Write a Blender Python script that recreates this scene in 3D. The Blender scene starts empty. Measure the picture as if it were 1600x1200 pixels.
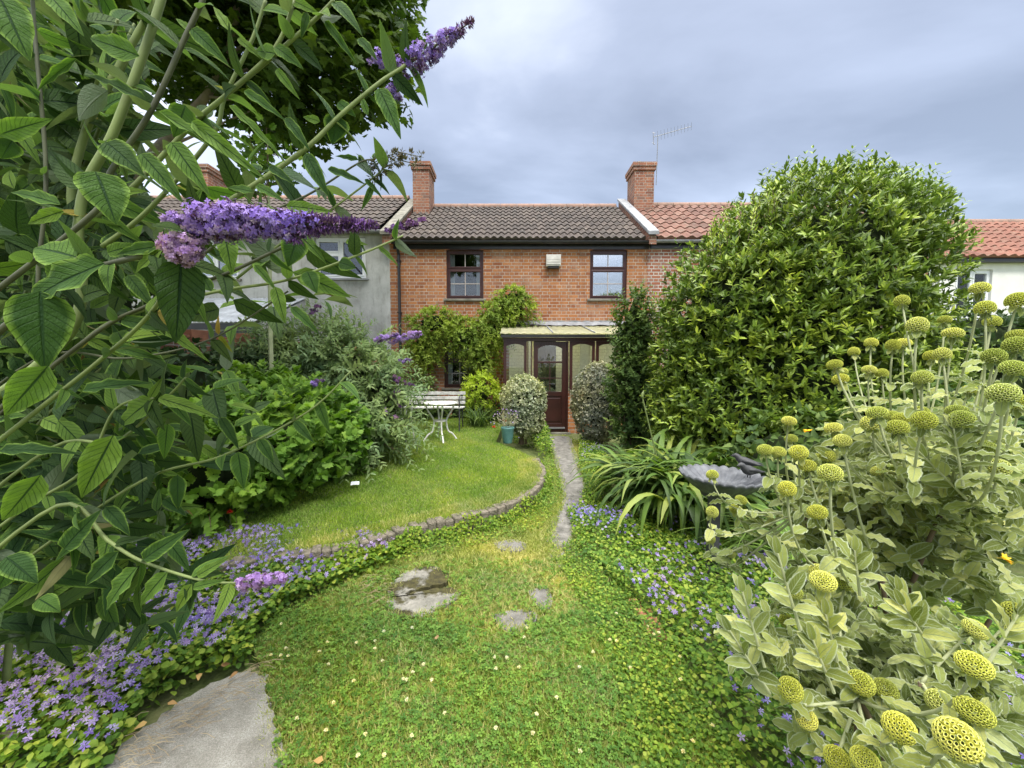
import bpy, math, random
import numpy as np
R = math.radians
rng = np.random.default_rng(11); random.seed(11)
scene = bpy.context.scene
C = scene.collection
# ------------------------------------------------------------------ camera, world, sun, exposure
FPX = 625.0; EYE = 1.5; PITCH = math.atan(38/625)
cam = bpy.data.cameras.new('camera'); camo = bpy.data.objects.new('camera', cam); C.objects.link(camo)
cam.sensor_width = 36; cam.lens = 36*FPX/1600; cam.clip_start = 0.02; cam.clip_end = 500
camo.location = (0, 0, EYE); camo.rotation_euler = (math.pi/2-PITCH, 0, 0)
scene.camera = camo
w = bpy.data.worlds.new('World'); scene.world = w; w.use_nodes = True
N = w.node_tree.nodes; L = w.node_tree.links
for n in list(N): N.remove(n)
SUN_EL, SUN_AZ = 56, 165          # azimuth measured clockwise from +Y (behind the camera, to its right)
def wn(t, **k):
    n = N.new(t)
    for a, b in k.items(): setattr(n, a, b)
    return n
wo = wn('ShaderNodeOutputWorld'); bg1 = wn('ShaderNodeBackground'); bg2 = wn('ShaderNodeBackground'); add = wn('ShaderNodeAddShader')
sky = wn('ShaderNodeTexSky', sky_type='NISHITA', sun_disc=False, sun_elevation=R(SUN_EL), sun_rotation=R(SUN_AZ))
L.new(sky.outputs[0], bg1.inputs[0]); bg1.inputs[1].default_value = 0.05
tc = wn('ShaderNodeTexCoord'); sep = wn('ShaderNodeSeparateXYZ'); L.new(tc.outputs['Generated'], sep.inputs[0])
def wmath(op, a, b=None, c=None):
    n = wn('ShaderNodeMath', operation=op)
    for i, v in enumerate((a, b, c)):
        if v is None: continue
        if isinstance(v, (int, float)): n.inputs[i].default_value = v
        else: L.new(v, n.inputs[i])
    return n.outputs[0]
zc = wmath('MAXIMUM', sep.outputs[2], 0.0); zz = wmath('ADD', zc, 0.22)
comb = wn('ShaderNodeCombineXYZ'); L.new(wmath('DIVIDE', sep.outputs[0], zz), comb.inputs[0]); L.new(wmath('DIVIDE', sep.outputs[1], zz), comb.inputs[1])
n1 = wn('ShaderNodeTexNoise'); n1.inputs['Scale'].default_value = 0.9; n1.inputs['Detail'].default_value = 7; n1.inputs['Roughness'].default_value = 0.5; n1.inputs['Distortion'].default_value = 0.25
mp = wn('ShaderNodeMapping'); mp.inputs['Location'].default_value = (3.1, 1.7, 0); mp.inputs['Scale'].default_value = (0.8, 1.25, 1)
L.new(comb.outputs[0], mp.inputs[0]); L.new(mp.outputs[0], n1.inputs['Vector'])
# brighter towards the left of the view, darker towards upper right
side = wmath('MULTIPLY', sep.outputs[0], -0.13)
fac = wmath('ADD', n1.outputs[0], side)
cr = wn('ShaderNodeValToRGB'); L.new(fac, cr.inputs[0])
e = cr.color_ramp.elements
e[0].position = 0.37; e[0].color = (0.150, 0.160, 0.188, 1); e[1].position = 0.66; e[1].color = (0.56, 0.585, 0.64, 1)
m_ = e.new(0.50); m_.color = (0.255, 0.276, 0.33, 1)
# overcast zenith brightening, boosted out of view to add light
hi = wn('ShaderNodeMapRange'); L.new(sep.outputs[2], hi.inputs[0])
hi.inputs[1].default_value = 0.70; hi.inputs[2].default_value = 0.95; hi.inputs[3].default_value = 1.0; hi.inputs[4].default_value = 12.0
# and unseen sky behind the viewer, brightened to add light
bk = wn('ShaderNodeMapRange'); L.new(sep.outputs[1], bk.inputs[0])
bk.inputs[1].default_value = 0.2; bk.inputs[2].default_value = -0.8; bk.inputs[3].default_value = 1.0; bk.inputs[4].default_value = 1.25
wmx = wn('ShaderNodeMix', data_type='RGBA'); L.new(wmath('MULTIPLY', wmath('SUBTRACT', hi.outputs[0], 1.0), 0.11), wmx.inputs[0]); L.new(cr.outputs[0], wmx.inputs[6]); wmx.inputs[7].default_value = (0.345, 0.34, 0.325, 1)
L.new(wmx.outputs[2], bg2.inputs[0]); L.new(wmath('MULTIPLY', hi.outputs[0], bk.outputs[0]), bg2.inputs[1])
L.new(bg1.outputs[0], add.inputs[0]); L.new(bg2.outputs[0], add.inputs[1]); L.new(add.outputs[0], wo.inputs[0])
sl = bpy.data.lights.new('sun', 'SUN'); sl.energy = 1.5; sl.angle = R(12); sl.color = (1, 0.96, 0.91)
so = bpy.data.objects.new('sun', sl); C.objects.link(so)
so.rotation_euler = (R(90-SUN_EL), 0, R(180-SUN_AZ)); so.location = (0, -5, 12)
scene.view_settings.view_transform = 'Standard'; scene.view_settings.look = 'None'
scene.view_settings.exposure = 0.9; scene.view_settings.gamma = 1
scene.cycles.max_bounces = 6; scene.cycles.transparent_max_bounces = 8; scene.cycles.transmission_bounces = 4
scene.cycles.diffuse_bounces = 2

# ------------------------------------------------------------------ geometry helpers
sp, cp = math.sin(PITCH), math.cos(PITCH)
def ray(px, py):
    a = (px-800)/FPX; b = (600-py)/FPX
    return np.array([a, cp+b*sp, b*cp-sp])
def P(px, py, Y):
    r = ray(px, py); return np.array([0, 0, EYE])+r*(Y/r[1])
def G(px, py, z=0.0):
    r = ray(px, py); return np.array([0, 0, EYE])+r*((z-EYE)/r[2])
def X(px, Y): return (px-800)/FPX*Y
def Z(py, Y): return P(800, py, Y)[2]
def nrm(v):
    v = np.asarray(v, float); l = np.linalg.norm(v, axis=-1, keepdims=True); return v/np.maximum(l, 1e-9)
def thing(name, label, cat, loc=(0, 0, 0), group=None):
    o = bpy.data.objects.new(name, None); C.objects.link(o); o.location = [float(c) for c in loc]; o.empty_display_size = 0.1
    return tag(o, label, cat, group)
def tag(o, label, cat, group=None, kind=None):
    o['label'] = label; o['category'] = cat
    if group: o['group'] = group
    if kind: o['kind'] = kind
    return o
def struct(o): o['kind'] = 'structure'; return o
def mk(name, V, F, mat, parent=None, uv=None, rnd=None, midx=None, smooth=False, bevel=0):
    V = np.asarray(V, float)
    if parent is not None and parent.type == 'EMPTY': V = V-np.array(parent.location)
    elif parent is not None and parent.parent is not None: V = V-np.array(parent.parent.location)
    me = bpy.data.meshes.new(name)
    if isinstance(F, np.ndarray):
        nf, k = F.shape; lv = F.reshape(-1); tot = np.full(nf, k); st = np.arange(nf)*k
    else:
        tot = np.array([len(f) for f in F]); lv = np.array([i for f in F for i in f]); st = np.concatenate([[0], np.cumsum(tot)[:-1]]); nf = len(F)
    me.vertices.add(len(V)); me.loops.add(len(lv)); me.polygons.add(nf)
    me.vertices.foreach_set('co', V.astype(np.float32).reshape(-1))
    me.loops.foreach_set('vertex_index', lv.astype(np.int32))
    me.polygons.foreach_set('loop_start', st.astype(np.int32)); me.polygons.foreach_set('loop_total', tot.astype(np.int32))
    me.polygons.foreach_set('use_smooth', np.full(nf, bool(smooth)))
    mats = mat if isinstance(mat, (list, tuple)) else [mat]
    for m in mats: me.materials.append(m)
    if midx is not None: me.polygons.foreach_set('material_index', np.asarray(midx, np.int32))
    ul = me.uv_layers.new(name='UVMap')
    if uv is None:
        a, b, c = V[lv[st]], V[lv[st+1]], V[lv[st+2]]
        nn = np.abs(np.cross(b-a, c-a)); ax = np.argmax(nn, 1); ax = np.repeat(ax, tot); q = V[lv]
        u = np.where(ax == 0, q[:, 1], q[:, 0]); v = np.where(ax == 2, q[:, 1], q[:, 2])
        luv = np.stack([u, v], 1)
    else: luv = np.asarray(uv)[lv]
    ul.data.foreach_set('uv', luv.astype(np.float32).reshape(-1))
    if rnd is not None:
        at = me.attributes.new('rnd', 'FLOAT', 'POINT'); at.data.foreach_set('value', np.asarray(rnd, np.float32))
    me.update(); me.validate()
    o = bpy.data.objects.new(name, me); C.objects.link(o)
    if parent is not None: o.parent = parent
    if bevel:
        b = o.modifiers.new('bevel', 'BEVEL'); b.width = bevel; b.segments = 2; b.limit_method = 'ANGLE'
    return o
class B:
    def __init__(s): s.v = []; s.f = []; s.m = []; s.mi = 0
    def add(s, V, F):
        k = len(s.v); s.v += [tuple(map(float, p)) for p in V]; s.f += [[int(i)+k for i in f] for f in F]; s.m += [s.mi]*len(F); return s
    def box(s, x0, x1, y0, y1, z0, z1, rot=0, c=None, lean=0):
        x0, x1 = min(x0, x1), max(x0, x1); y0, y1 = min(y0, y1), max(y0, y1); z0, z1 = min(z0, z1), max(z0, z1)
        V = [(x, y, z) for z in (z0, z1) for x, y in ((x0, y0), (x1, y0), (x1, y1), (x0, y1))]
        return s.add(V, [(0, 3, 2, 1), (4, 5, 6, 7), (0, 1, 5, 4), (1, 2, 6, 5), (2, 3, 7, 6), (3, 0, 4, 7)])
    def tube(s, pts, rad, seg=8, cap=True):
        pts = np.array(pts, float); n = len(pts)
        rad = np.full(n, rad) if np.isscalar(rad) else np.interp(np.linspace(0, 1, n), np.linspace(0, 1, len(rad)), rad)
        t = nrm(np.gradient(pts, axis=0)); up = np.array([0, 0, 1.0]) if abs(t[0][2]) < 0.9 else np.array([1.0, 0, 0])
        V = []; a = nrm(np.cross(t[0], up))
        for i in range(n):
            a = nrm(a-np.dot(a, t[i])*t[i]); b = np.cross(t[i], a)
            for j in range(seg):
                th = 2*math.pi*j/seg; V.append(pts[i]+rad[i]*(a*math.cos(th)+b*math.sin(th)))
        F = [(i*seg+j, i*seg+(j+1) % seg, (i+1)*seg+(j+1) % seg, (i+1)*seg+j) for i in range(n-1) for j in range(seg)]
        if cap: F += [list(range(seg))[::-1], [(n-1)*seg+j for j in range(seg)]]
        return s.add(V, F)
    def lathe(s, prof, c, seg=24, wob=None):
        V = []; n = len(prof)
        for i, (r, z) in enumerate(prof):
            for j in range(seg):
                th = 2*math.pi*j/seg; q = r*(wob(th, i) if wob else 1); V.append((c[0]+q*math.cos(th), c[1]+q*math.sin(th), c[2]+z))
        return s.add(V, [(i*seg+j, i*seg+(j+1) % seg, (i+1)*seg+(j+1) % seg, (i+1)*seg+j) for i in range(n-1) for j in range(seg)])
    def prism(s, poly, z0, z1, axis='z'):
        n = len(poly)
        if axis == 'z': V = [(x, y, z0) for x, y in poly]+[(x, y, z1) for x, y in poly]
        elif axis == 'y': V = [(x, z0, z) for x, z in poly]+[(x, z1, z) for x, z in poly]
        else: V = [(z0, y, z) for y, z in poly]+[(z1, y, z) for y, z in poly]
        return s.add(V, [list(range(n))[::-1], list(range(n, 2*n))]+[(i, (i+1) % n, n+(i+1) % n, n+i) for i in range(n)])
    def mk(s, name, mat, parent=None, **k): return mk(name, s.v, s.f, mat, parent, midx=s.m, **k)
def bez(p0, p1, p2, n=8):
    t = np.linspace(0, 1, n)[:, None]; return (1-t)**2*np.asarray(p0)+2*t*(1-t)*np.asarray(p1)+t*t*np.asarray(p2)
def smoothline(pts, n=6):
    pts = np.array(pts, float); out = []
    for i in range(len(pts)-1):
        p0 = pts[max(i-1, 0)]; p1 = pts[i]; p2 = pts[i+1]; p3 = pts[min(i+2, len(pts)-1)]
        for t in np.linspace(0, 1, n, endpoint=False):
            out.append(0.5*((2*p1)+(-p0+p2)*t+(2*p0-5*p1+4*p2-p3)*t*t+(-p0+3*p1-3*p2+p3)*t**3))
    out.append(pts[-1]); return np.array(out)
# leaf templates: x across, y along, z normal; unit length
def leaf(rows, wf, fold=0.15, droop=0.15, cols=(-1, 0, 1), wave=0.0):
    V = []; U = []; k = len(cols)
    for i in range(rows+1):
        t = i/rows; h = wf(t)
        for c in cols:
            V.append((c*h, t*(1-0.25*droop*t), fold*abs(c)*h*1.2-droop*t*t+wave*math.sin(t*19)*abs(c)*h)); U.append((0.5+0.5*c, t))
    F = []
    for i in range(rows):
        for j in range(k-1):
            a = i*k+j; F += [(a, a+1, a+k+1), (a, a+k+1, a+k)]
    return np.array(V), np.array(F), np.array(U)
def lance(w): return lambda t: w*(math.sin(math.pi*min(1, t**0.72)))**0.9 if 0 < t < 1 else 0.002
def ovate(w): return lambda t: w*(math.sin(math.pi*min(1, t**0.55)))**0.75*(1-0.35*t) if 0 < t < 1 else 0.003
T_DIA = (np.array([(0, 0, 0), (-.2, .45, .06), (.2, .45, .06), (0, 1, -.1)]), np.array([(0, 2, 3), (0, 3, 1)]), np.array([(.5, 0), (0, .5), (1, .5), (.5, 1)]))
T_WIDE = (np.array([(0, 0, 0), (-.36, .4, .07), (.36, .4, .07), (0, 1, -.12)]), np.array([(0, 2, 3), (0, 3, 1)]), np.array([(.5, 0), (0, .5), (1, .5), (.5, 1)]))
T_LEAF = leaf(4, lance(.17), .2, .12)
T_BAY = leaf(3, lance(.165), .25, .1)
T_OV = leaf(4, ovate(.32), .2, .15)
T_ROUND = leaf(3, lambda t: .42*math.sin(math.pi*min(1, max(0, t)**.7))**.6 if 0 < t < 1 else .03, .15, .12)
T_BUD = leaf(12, lambda t: .165*(math.sin(math.pi*t**.62))**.85*(1-.25*t)+.002 if 0 < t < 1 else .004, .28, .14, (-1, -.55, 0, .55, 1), .22)
T_BUDL = leaf(4, lance(.15), .25, .2)
T_BLADE = (np.array([(-.045, 0, 0), (.045, 0, 0), (.03, .55, -.04), (-.03, .55, -.04), (0, 1, -.22)]), np.array([(0, 1, 2), (0, 2, 3), (3, 2, 4)]), np.array([(0, 0), (1, 0), (1, .5), (0, .5), (.5, 1)]))
def fan(outline, cen=(0, .35), up=.06):
    V = [(cen[0], cen[1], up)]+[(x, y, -.02-.12*abs(x)) for x, y in outline]; n = len(outline)
    F = [(0, 1+i, 1+(i+1) % n) for i in range(n)]
    return np.array(V, float), np.array(F), np.array([(.5+v[0]*.5, v[1]) for v in V])
_h = [(.0, .0), (.16, -.06), (.42, .0), (.30, .18), (.62, .34), (.40, .42), (.36, .62), (.20, .58), (.14, .80)]
T_MAPLE = fan(_h+[(0, 1.02)]+[(-x, y) for x, y in _h[::-1][:-1]])
_h = [(0, .05), (.22, -.04), (.42, .10), (.36, .25), (.50, .42), (.30, .52), (.26, .72), (.12, .74)]
T_CURR = fan(_h+[(0, .95)]+[(-x, y) for x, y in _h[::-1][:-1]])
def petals(n, r0, w, up=.0):
    V = [(0, 0, 0)]; F = []; U = [(.5, 0)]
    for i in range(n):
        a = 2*math.pi*i/n; k = len(V)
        for da, r, z in ((-w, r0*.6, .06), (0, r0, up), (w, r0*.6, .06)): V.append((math.cos(a+da)*r, math.sin(a+da)*r, z)); U.append((.5, r/r0))
        F += [(0, k, k+1), (0, k+1, k+2)]
    return np.array(V), np.array(F), np.array(U)
T_STAR = petals(5, 1, .42, -.05)
T_FLORET = petals(4, 1, .62, .1)
def clover():
    V = []; F = []; U = []
    for i in range(3):
        a = 2*math.pi*i/3; c, s_ = math.cos(a), math.sin(a); k = len(V)
        for x, y, z in ((0, 0, 0), (.28, .35, .1), (.34, .75, .14), (0, .92, .04), (-.34, .75, .14), (-.28, .35, .1)):
            V.append((x*c-y*s_, x*s_+y*c, z)); U.append((.5+x, y))
        F += [(k, k+1, k+2), (k, k+2, k+3), (k, k+3, k+4), (k, k+4, k+5)]
    return np.array(V), np.array(F), np.array(U)
T_CLOVER = clover()
def inst(T, pos, d, n, size, width=1.0, rnd=None):
    V, F, U = T; pos = np.asarray(pos, float); m = len(pos); size = np.broadcast_to(np.asarray(size, float), (m,)); width = np.broadcast_to(np.asarray(width, float), (m,))
    d = nrm(d); s_ = nrm(np.cross(d, n)); n = np.cross(s_, d)
    W = pos[:, None, :]+size[:, None, None]*(V[None, :, 0, None]*width[:, None, None]*s_[:, None, :]+V[None, :, 1, None]*d[:, None, :]+V[None, :, 2, None]*n[:, None, :])
    k = len(V); Fo = (F[None]+(np.arange(m)*k)[:, None, None]).reshape(-1, 3)
    r = rng.random(m) if rnd is None else np.broadcast_to(rnd, (m,))
    return W.reshape(-1, 3), Fo, np.tile(U, (m, 1)), np.repeat(r, k)
def merge(parts):
    V = []; F = []; U = []; Rn = []; M = []; k = 0
    for i, q in enumerate(parts):
        v, f, u, r = q[:4]; mi = q[4] if len(q) > 4 else 0
        V.append(v); F.append(f+k); U.append(u); Rn.append(r); M.append(np.full(len(f), mi)); k += len(v)
    return np.concatenate(V), np.concatenate(F), np.concatenate(U), np.concatenate(Rn), np.concatenate(M)
def mkleaf(name, parts, mats, parent=None, smooth=True):
    V, F, U, r, M = merge(parts); return mk(name, V, F, mats, parent, uv=U, rnd=r, midx=M, smooth=smooth)
def rnddir(n): return nrm(rng.normal(size=(n, 3)))
def lump(d, seed, f=3.0):
    r_ = np.random.default_rng(seed); s_ = 0
    for i in range(7):
        k = r_.normal(size=3)*f*(1+i*.35); s_ = s_+np.sin(d@k+r_.random()*6.28)/(1+i*.3)
    return s_/3.0
def shell(ells, n, amp=.08, seed=1, layers=(1.0, .92, .84), zmin=0.03, back=.35, f=3.0):
    area = np.array([(a[3]*a[5]+a[3]*a[4]+a[4]*a[5]) for a in ells]); PS = []; NS = []
    for e_, q in zip(ells, area/area.sum()):
        m = int(n*q); d = rnddir(m); c = np.array(e_[:3]); r_ = np.array(e_[3:6])
        ly = rng.choice(layers, m)+rng.normal(size=m)*.02
        p = c+d*r_*(ly*(1+amp*lump(d, seed, f)))[:, None]; nn = nrm(d/r_)
        ok = p[:, 2] > zmin
        ok &= ~((nn[:, 1] > .45) & (rng.random(m) > back))
        for o_ in ells:
            if o_ is e_: continue
            qd = np.linalg.norm((p-np.array(o_[:3]))/np.array(o_[3:6]), axis=1); ok &= qd > .5
        PS.append(p[ok]); NS.append(nn[ok])
    return np.concatenate(PS), np.concatenate(NS)
def core(ells, sc=.78, amp=.08, seed=1, f=3.0, zmin=0.0, nu=24, nv=16):
    out = []
    for e_ in ells:
        c = np.array(e_[:3]); r_ = np.array(e_[3:6]); V = []
        for i in range(nv+1):
            th = math.pi*i/nv
            for j in range(nu):
                ph = 2*math.pi*j/nu; V.append((math.sin(th)*math.cos(ph), math.sin(th)*math.sin(ph), math.cos(th)))
        d = np.array(V); p = c+d*r_*(sc*(1+amp*lump(d, seed, f)))[:, None]; p[:, 2] = np.maximum(p[:, 2], zmin)
        F = []
        for i in range(nv):
            for j in range(nu):
                a = i*nu+j; b = i*nu+(j+1) % nu; F += [(a, a+nu, b+nu), (a, b+nu, b)]
        out.append((p, np.array(F), np.zeros((len(p), 2)), np.full(len(p), .1)))
    return out
def rosettes(Pp, Nn, per, a0, a1, upw, size, jit=.25, T=T_BAY, width=1.0, stem=0.0):
    m = len(Pp); sd = nrm(Nn+np.array([0, 0, upw])+rng.normal(size=(m, 3))*jit)
    sd = np.repeat(sd, per, 0); pp = np.repeat(Pp, per, 0)
    q = rnddir(len(sd)); rad = nrm(q-(q*sd).sum(1)[:, None]*sd)
    al = rng.uniform(a0, a1, len(sd))[:, None]
    d = sd*np.cos(al)+rad*np.sin(al)
    sz = size*rng.uniform(.65, 1.2, len(sd)); rb = np.clip(np.repeat(rng.random(m), per)*.6+rng.random(len(sd))*.4, 0, 1)
    return inst(T, pp+sd*rng.uniform(-.5, .5, len(sd))[:, None]*size*.6, d, sd, sz, width, rb)
def inpoly(x, y, poly):
    ins = np.zeros(len(x), bool); n = len(poly)
    for i in range(n):
        x0, y0 = poly[i][:2]; x1, y1 = poly[(i+1) % n][:2]
        c = ((y0 > y) != (y1 > y)) & (x < (x1-x0)*(y-y0)/((y1-y0) or 1e-9)+x0); ins ^= c
    return ins
def sample(poly, n, bias=0.0):
    poly = np.array(poly)[:, :2]; lo, hi_ = poly.min(0), poly.max(0); out = np.zeros((0, 2))
    while len(out) < n:
        q = lo+rng.random((n*2, 2))*(hi_-lo); q = q[inpoly(q[:, 0], q[:, 1], poly)]
        if bias: q = q[rng.random(len(q)) < np.minimum(1, (bias/np.hypot(q[:, 0], q[:, 1]))**1.3)]
        out = np.concatenate([out, q])
    return out[:n]
def GP(pts, z=0.0): return [tuple(G(x, y, z)[:2]) for x, y in pts]

# ------------------------------------------------------------------ materials
def newmat(name):
    m = bpy.data.materials.new(name); m.use_nodes = True; t = m.node_tree; p = t.nodes['Principled BSDF']
    return m, t.nodes, t.links, p
class NB:
    def __init__(s, m): s.t = m.node_tree; s.N = s.t.nodes; s.L = s.t.links
    def n(s, t, **k):
        q = s.N.new(t)
        for a, b in k.items(): setattr(q, a, b)
        return q
    def put(s, sock, v):
        if isinstance(v, (int, float, tuple)): sock.default_value = v if not isinstance(v, tuple) or len(v) == 4 or sock.type == 'VECTOR' else (*v, 1)
        else: s.L.new(v, sock)
    def math(s, op, a, b=None, c=None):
        q = s.n('ShaderNodeMath', operation=op)
        for i, v in enumerate((a, b, c)):
            if v is not None: s.put(q.inputs[i], v)
        return q.outputs[0]
    def mix(s, f, a, b, mode='MIX'):
        q = s.n('ShaderNodeMix', data_type='RGBA', blend_type=mode); s.put(q.inputs[0], f); s.put(q.inputs[6], a); s.put(q.inputs[7], b); return q.outputs[2]
    def noise(s, sc, det=4, rough=.55, vec=None, out=0):
        q = s.n('ShaderNodeTexNoise'); q.inputs['Scale'].default_value = sc; q.inputs['Detail'].default_value = det; q.inputs['Roughness'].default_value = rough
        if vec is None: vec = s.n('ShaderNodeTexCoord').outputs['Object']
        s.L.new(vec, q.inputs['Vector']); return q.outputs[out]
    def ramp(s, f, stops):
        q = s.n('ShaderNodeValToRGB'); s.put(q.inputs[0], f); e = q.color_ramp.elements
        while len(e) < len(stops): e.new(.5)
        for a, (p_, c) in zip(e, stops): a.position = p_; a.color = (*c, 1)
        return q.outputs[0]
    def rng(s, f, a, b, c=0., d=1.):
        q = s.n('ShaderNodeMapRange'); s.put(q.inputs[0], f)
        for i, v in enumerate((a, b, c, d)): q.inputs[i+1].default_value = v
        return q.outputs[0]
    def bump(s, h, st=.3, dist=.01):
        q = s.n('ShaderNodeBump'); s.L.new(h, q.inputs['Height']); q.inputs['Strength'].default_value = st; q.inputs['Distance'].default_value = dist; return q.outputs[0]
def plain(name, c, c2=None, sc=8, rough=.6, bump=.2, metal=0., spec=.4, det=5, dist=.004):
    m, N_, L_, p = newmat(name); b = NB(m); nz = b.noise(sc, det)
    if c2 is None: c2 = tuple(x*.75 for x in c)
    L_.new(b.ramp(nz, [(.32, c2), (.68, c)]), p.inputs['Base Color']); p.inputs['Roughness'].default_value = rough; p.inputs['Metallic'].default_value = metal
    p.inputs['Specular IOR Level'].default_value = spec
    if bump: L_.new(b.bump(b.noise(sc*4, 6), bump, dist), p.inputs['Normal'])
    return m
def leafmat(name, cols, trans=.32, rough=.5, vein=None, edge=None, back=None, spec=.13, nveins=11, bsc=.5):
    m, N_, L_, p = newmat(name); b = NB(m)
    at = b.n('ShaderNodeAttribute', attribute_name='rnd'); k = len(cols)
    col = b.ramp(at.outputs['Fac'], [((i+.1)/(k-.8) if k > 1 else 0, c) for i, c in enumerate(cols)])
    nz = b.noise(2.2, 2); col = b.mix(b.rng(nz, .35, .7), col, b.mix(1.0, col, (1.4, 1.22, .8, 1), 'MULTIPLY'))
    if vein or edge:
        uv = b.n('ShaderNodeUVMap').outputs[0]; s_ = b.n('ShaderNodeSeparateXYZ'); L_.new(uv, s_.inputs[0])
        au = b.math('ABSOLUTE', b.math('SUBTRACT', s_.outputs[0], .5))
        if edge: col = b.mix(b.rng(au, .36, .5), col, (*edge, 1))
        if vein:
            w_ = b.math('SUBTRACT', b.math('MULTIPLY', s_.outputs[1], float(nveins)), b.math('MULTIPLY', au, 4.5))
            fr = b.math('ABSOLUTE', b.math('SUBTRACT', b.math('FRACT', w_), .5))
            sv = b.rng(fr, .12, .0); mid = b.rng(au, .045, .015); vm = b.math('MAXIMUM', b.math('MULTIPLY', sv, .55), mid)
            col = b.mix(vm, col, (*vein, 1))
            cell = b.n('ShaderNodeTexVoronoi'); cell.inputs['Scale'].default_value = 30; L_.new(uv, cell.inputs['Vector'])
            h = b.math('ADD', b.math('MULTIPLY', vm, -1.), b.math('MULTIPLY', cell.outputs[0], .5))
            L_.new(b.bump(h, bsc, .002), p.inputs['Normal'])
    if back:
        g = b.n('ShaderNodeNewGeometry'); col = b.mix(b.math('MULTIPLY', g.outputs['Backfacing'], .75), col, (*back, 1))
    L_.new(col, p.inputs['Base Color']); p.inputs['Roughness'].default_value = rough; p.inputs['Specular IOR Level'].default_value = spec
    if trans:
        tr = b.n('ShaderNodeBsdfTranslucent'); L_.new(b.mix(1.0, col, (1.5, 1.7, .6, 1), 'MULTIPLY'), tr.inputs[0])
        ms = b.n('ShaderNodeMixShader'); ms.inputs[0].default_value = trans; L_.new(p.outputs[0], ms.inputs[1]); L_.new(tr.outputs[0], ms.inputs[2])
        L_.new(ms.outputs[0], N_['Material Output'].inputs[0])
    return m
def brickmat(name, cols, mortar, scl=1.0, rot=False, dirt=.5, msz=.012, pale=None):
    m, N_, L_, p = newmat(name); b = NB(m); uv = b.n('ShaderNodeUVMap').outputs[0]
    mp_ = b.n('ShaderNodeMapping'); L_.new(uv, mp_.inputs[0])
    wob = b.noise(9, 3, .6, uv, 1); ad = b.n('ShaderNodeVectorMath', operation='MULTIPLY_ADD'); L_.new(wob, ad.inputs[0]); ad.inputs[1].default_value = (.008, .008, 0); L_.new(mp_.outputs[0], ad.inputs[2])
    if rot: mp_.inputs['Rotation'].default_value = (0, 0, math.pi/2)
    br = b.n('ShaderNodeTexBrick'); L_.new(ad.outputs[0], br.inputs['Vector']); br.offset = .5; br.squash = .5; br.squash_frequency = 2
    br.inputs['Scale'].default_value = 1; br.inputs['Brick Width'].default_value = .225; br.inputs['Row Height'].default_value = .076
    br.inputs['Mortar Size'].default_value = msz*.5; br.inputs['Mortar Smooth'].default_value = .25; br.inputs['Bias'].default_value = 0
    br.inputs['Color1'].default_value = (0, 0, 0, 1); br.inputs['Color2'].default_value = (1, 1, 1, 1); br.inputs['Mortar'].default_value = (.5, .5, .5, 1)
    bc = b.ramp(br.outputs['Color'], [(i/(len(cols)-1), c) for i, c in enumerate(cols)])
    bc = b.mix(b.rng(b.noise(30, 5, .6, uv), .35, .75, 0, .45), bc, tuple(c*.55 for c in cols[0]))
    lg = b.noise(.55, 4, .6, uv); bc = b.mix(b.rng(lg, .48, .72, 0, dirt), bc, tuple(.6*c+.04 for c in cols[0]))
    if pale: bc = b.mix(b.rng(b.noise(1.7, 5, .65, uv), .52, .72, 0, .55), bc, pale)
    mps = b.n('ShaderNodeMapping'); L_.new(uv, mps.inputs[0]); mps.inputs['Scale'].default_value = (3.2, .55, 1)
    bc = b.mix(b.rng(b.noise(1.3, 7, .68, mps.outputs[0]), .52, .74, 0, .6), bc, tuple(.38*c+.02 for c in cols[0]))
    mo = b.mix(b.rng(b.noise(3.5, 6, .65, uv), .35, .65), mortar, tuple(c*.5 for c in mortar))
    col = b.mix(br.outputs['Fac'], bc, mo); L_.new(col, p.inputs['Base Color']); p.inputs['Roughness'].default_value = .85; p.inputs['Specular IOR Level'].default_value = .2
    h = b.math('SUBTRACT', b.math('MULTIPLY', b.noise(60, 5, .6, uv), .4), br.outputs['Fac']); L_.new(b.bump(h, .7, .008), p.inputs['Normal'])
    return m
def tilemat(name, c1, c2, c3, lich):
    m, N_, L_, p = newmat(name); b = NB(m); uv = b.n('ShaderNodeUVMap').outputs[0]
    fl = b.n('ShaderNodeVectorMath', operation='FLOOR'); L_.new(uv, fl.inputs[0]); wn_ = b.n('ShaderNodeTexWhiteNoise'); L_.new(fl.outputs[0], wn_.inputs[0])
    col = b.ramp(wn_.outputs[0], [(0, c1), (.6, c2), (1, c3)])
    col = b.mix(b.rng(b.noise(7, 6, .7), .5, .7, 0, .75), col, lich)
    col = b.mix(b.rng(b.noise(1.2, 4, .6), .4, .7, 0, .5), col, tuple(x*.5 for x in c1))
    L_.new(col, p.inputs['Base Color']); p.inputs['Roughness'].default_value = .85; L_.new(b.bump(b.noise(40, 6), .4, .01), p.inputs['Normal']); return m
brick = brickmat('orange_brick', [(.27, .095, .042), (.39, .155, .058), (.46, .195, .075), (.31, .14, .08)], (.50, .44, .36), dirt=.5, msz=.014, pale=(.43, .29, .20))
brick_b = brickmat('pale_jointed_brick', [(.26, .09, .055), (.38, .14, .075), (.38, .18, .11), (.30, .16, .12)], (.58, .53, .46), dirt=.4, msz=.022)
brick_c = brickmat('chimney_brick', [(.20, .08, .05), (.36, .14, .075), (.40, .19, .11), (.20, .12, .09)], (.48, .42, .35), dirt=.7)
brick_arch = brickmat('arch_brick', [(.46, .13, .05), (.58, .19, .08), (.6, .22, .1)], (.5, .42, .33), rot=True, dirt=.2)
red_block = plain('terracotta_block', (.46, .19, .1), (.3, .12, .07), 9, .85)
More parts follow.
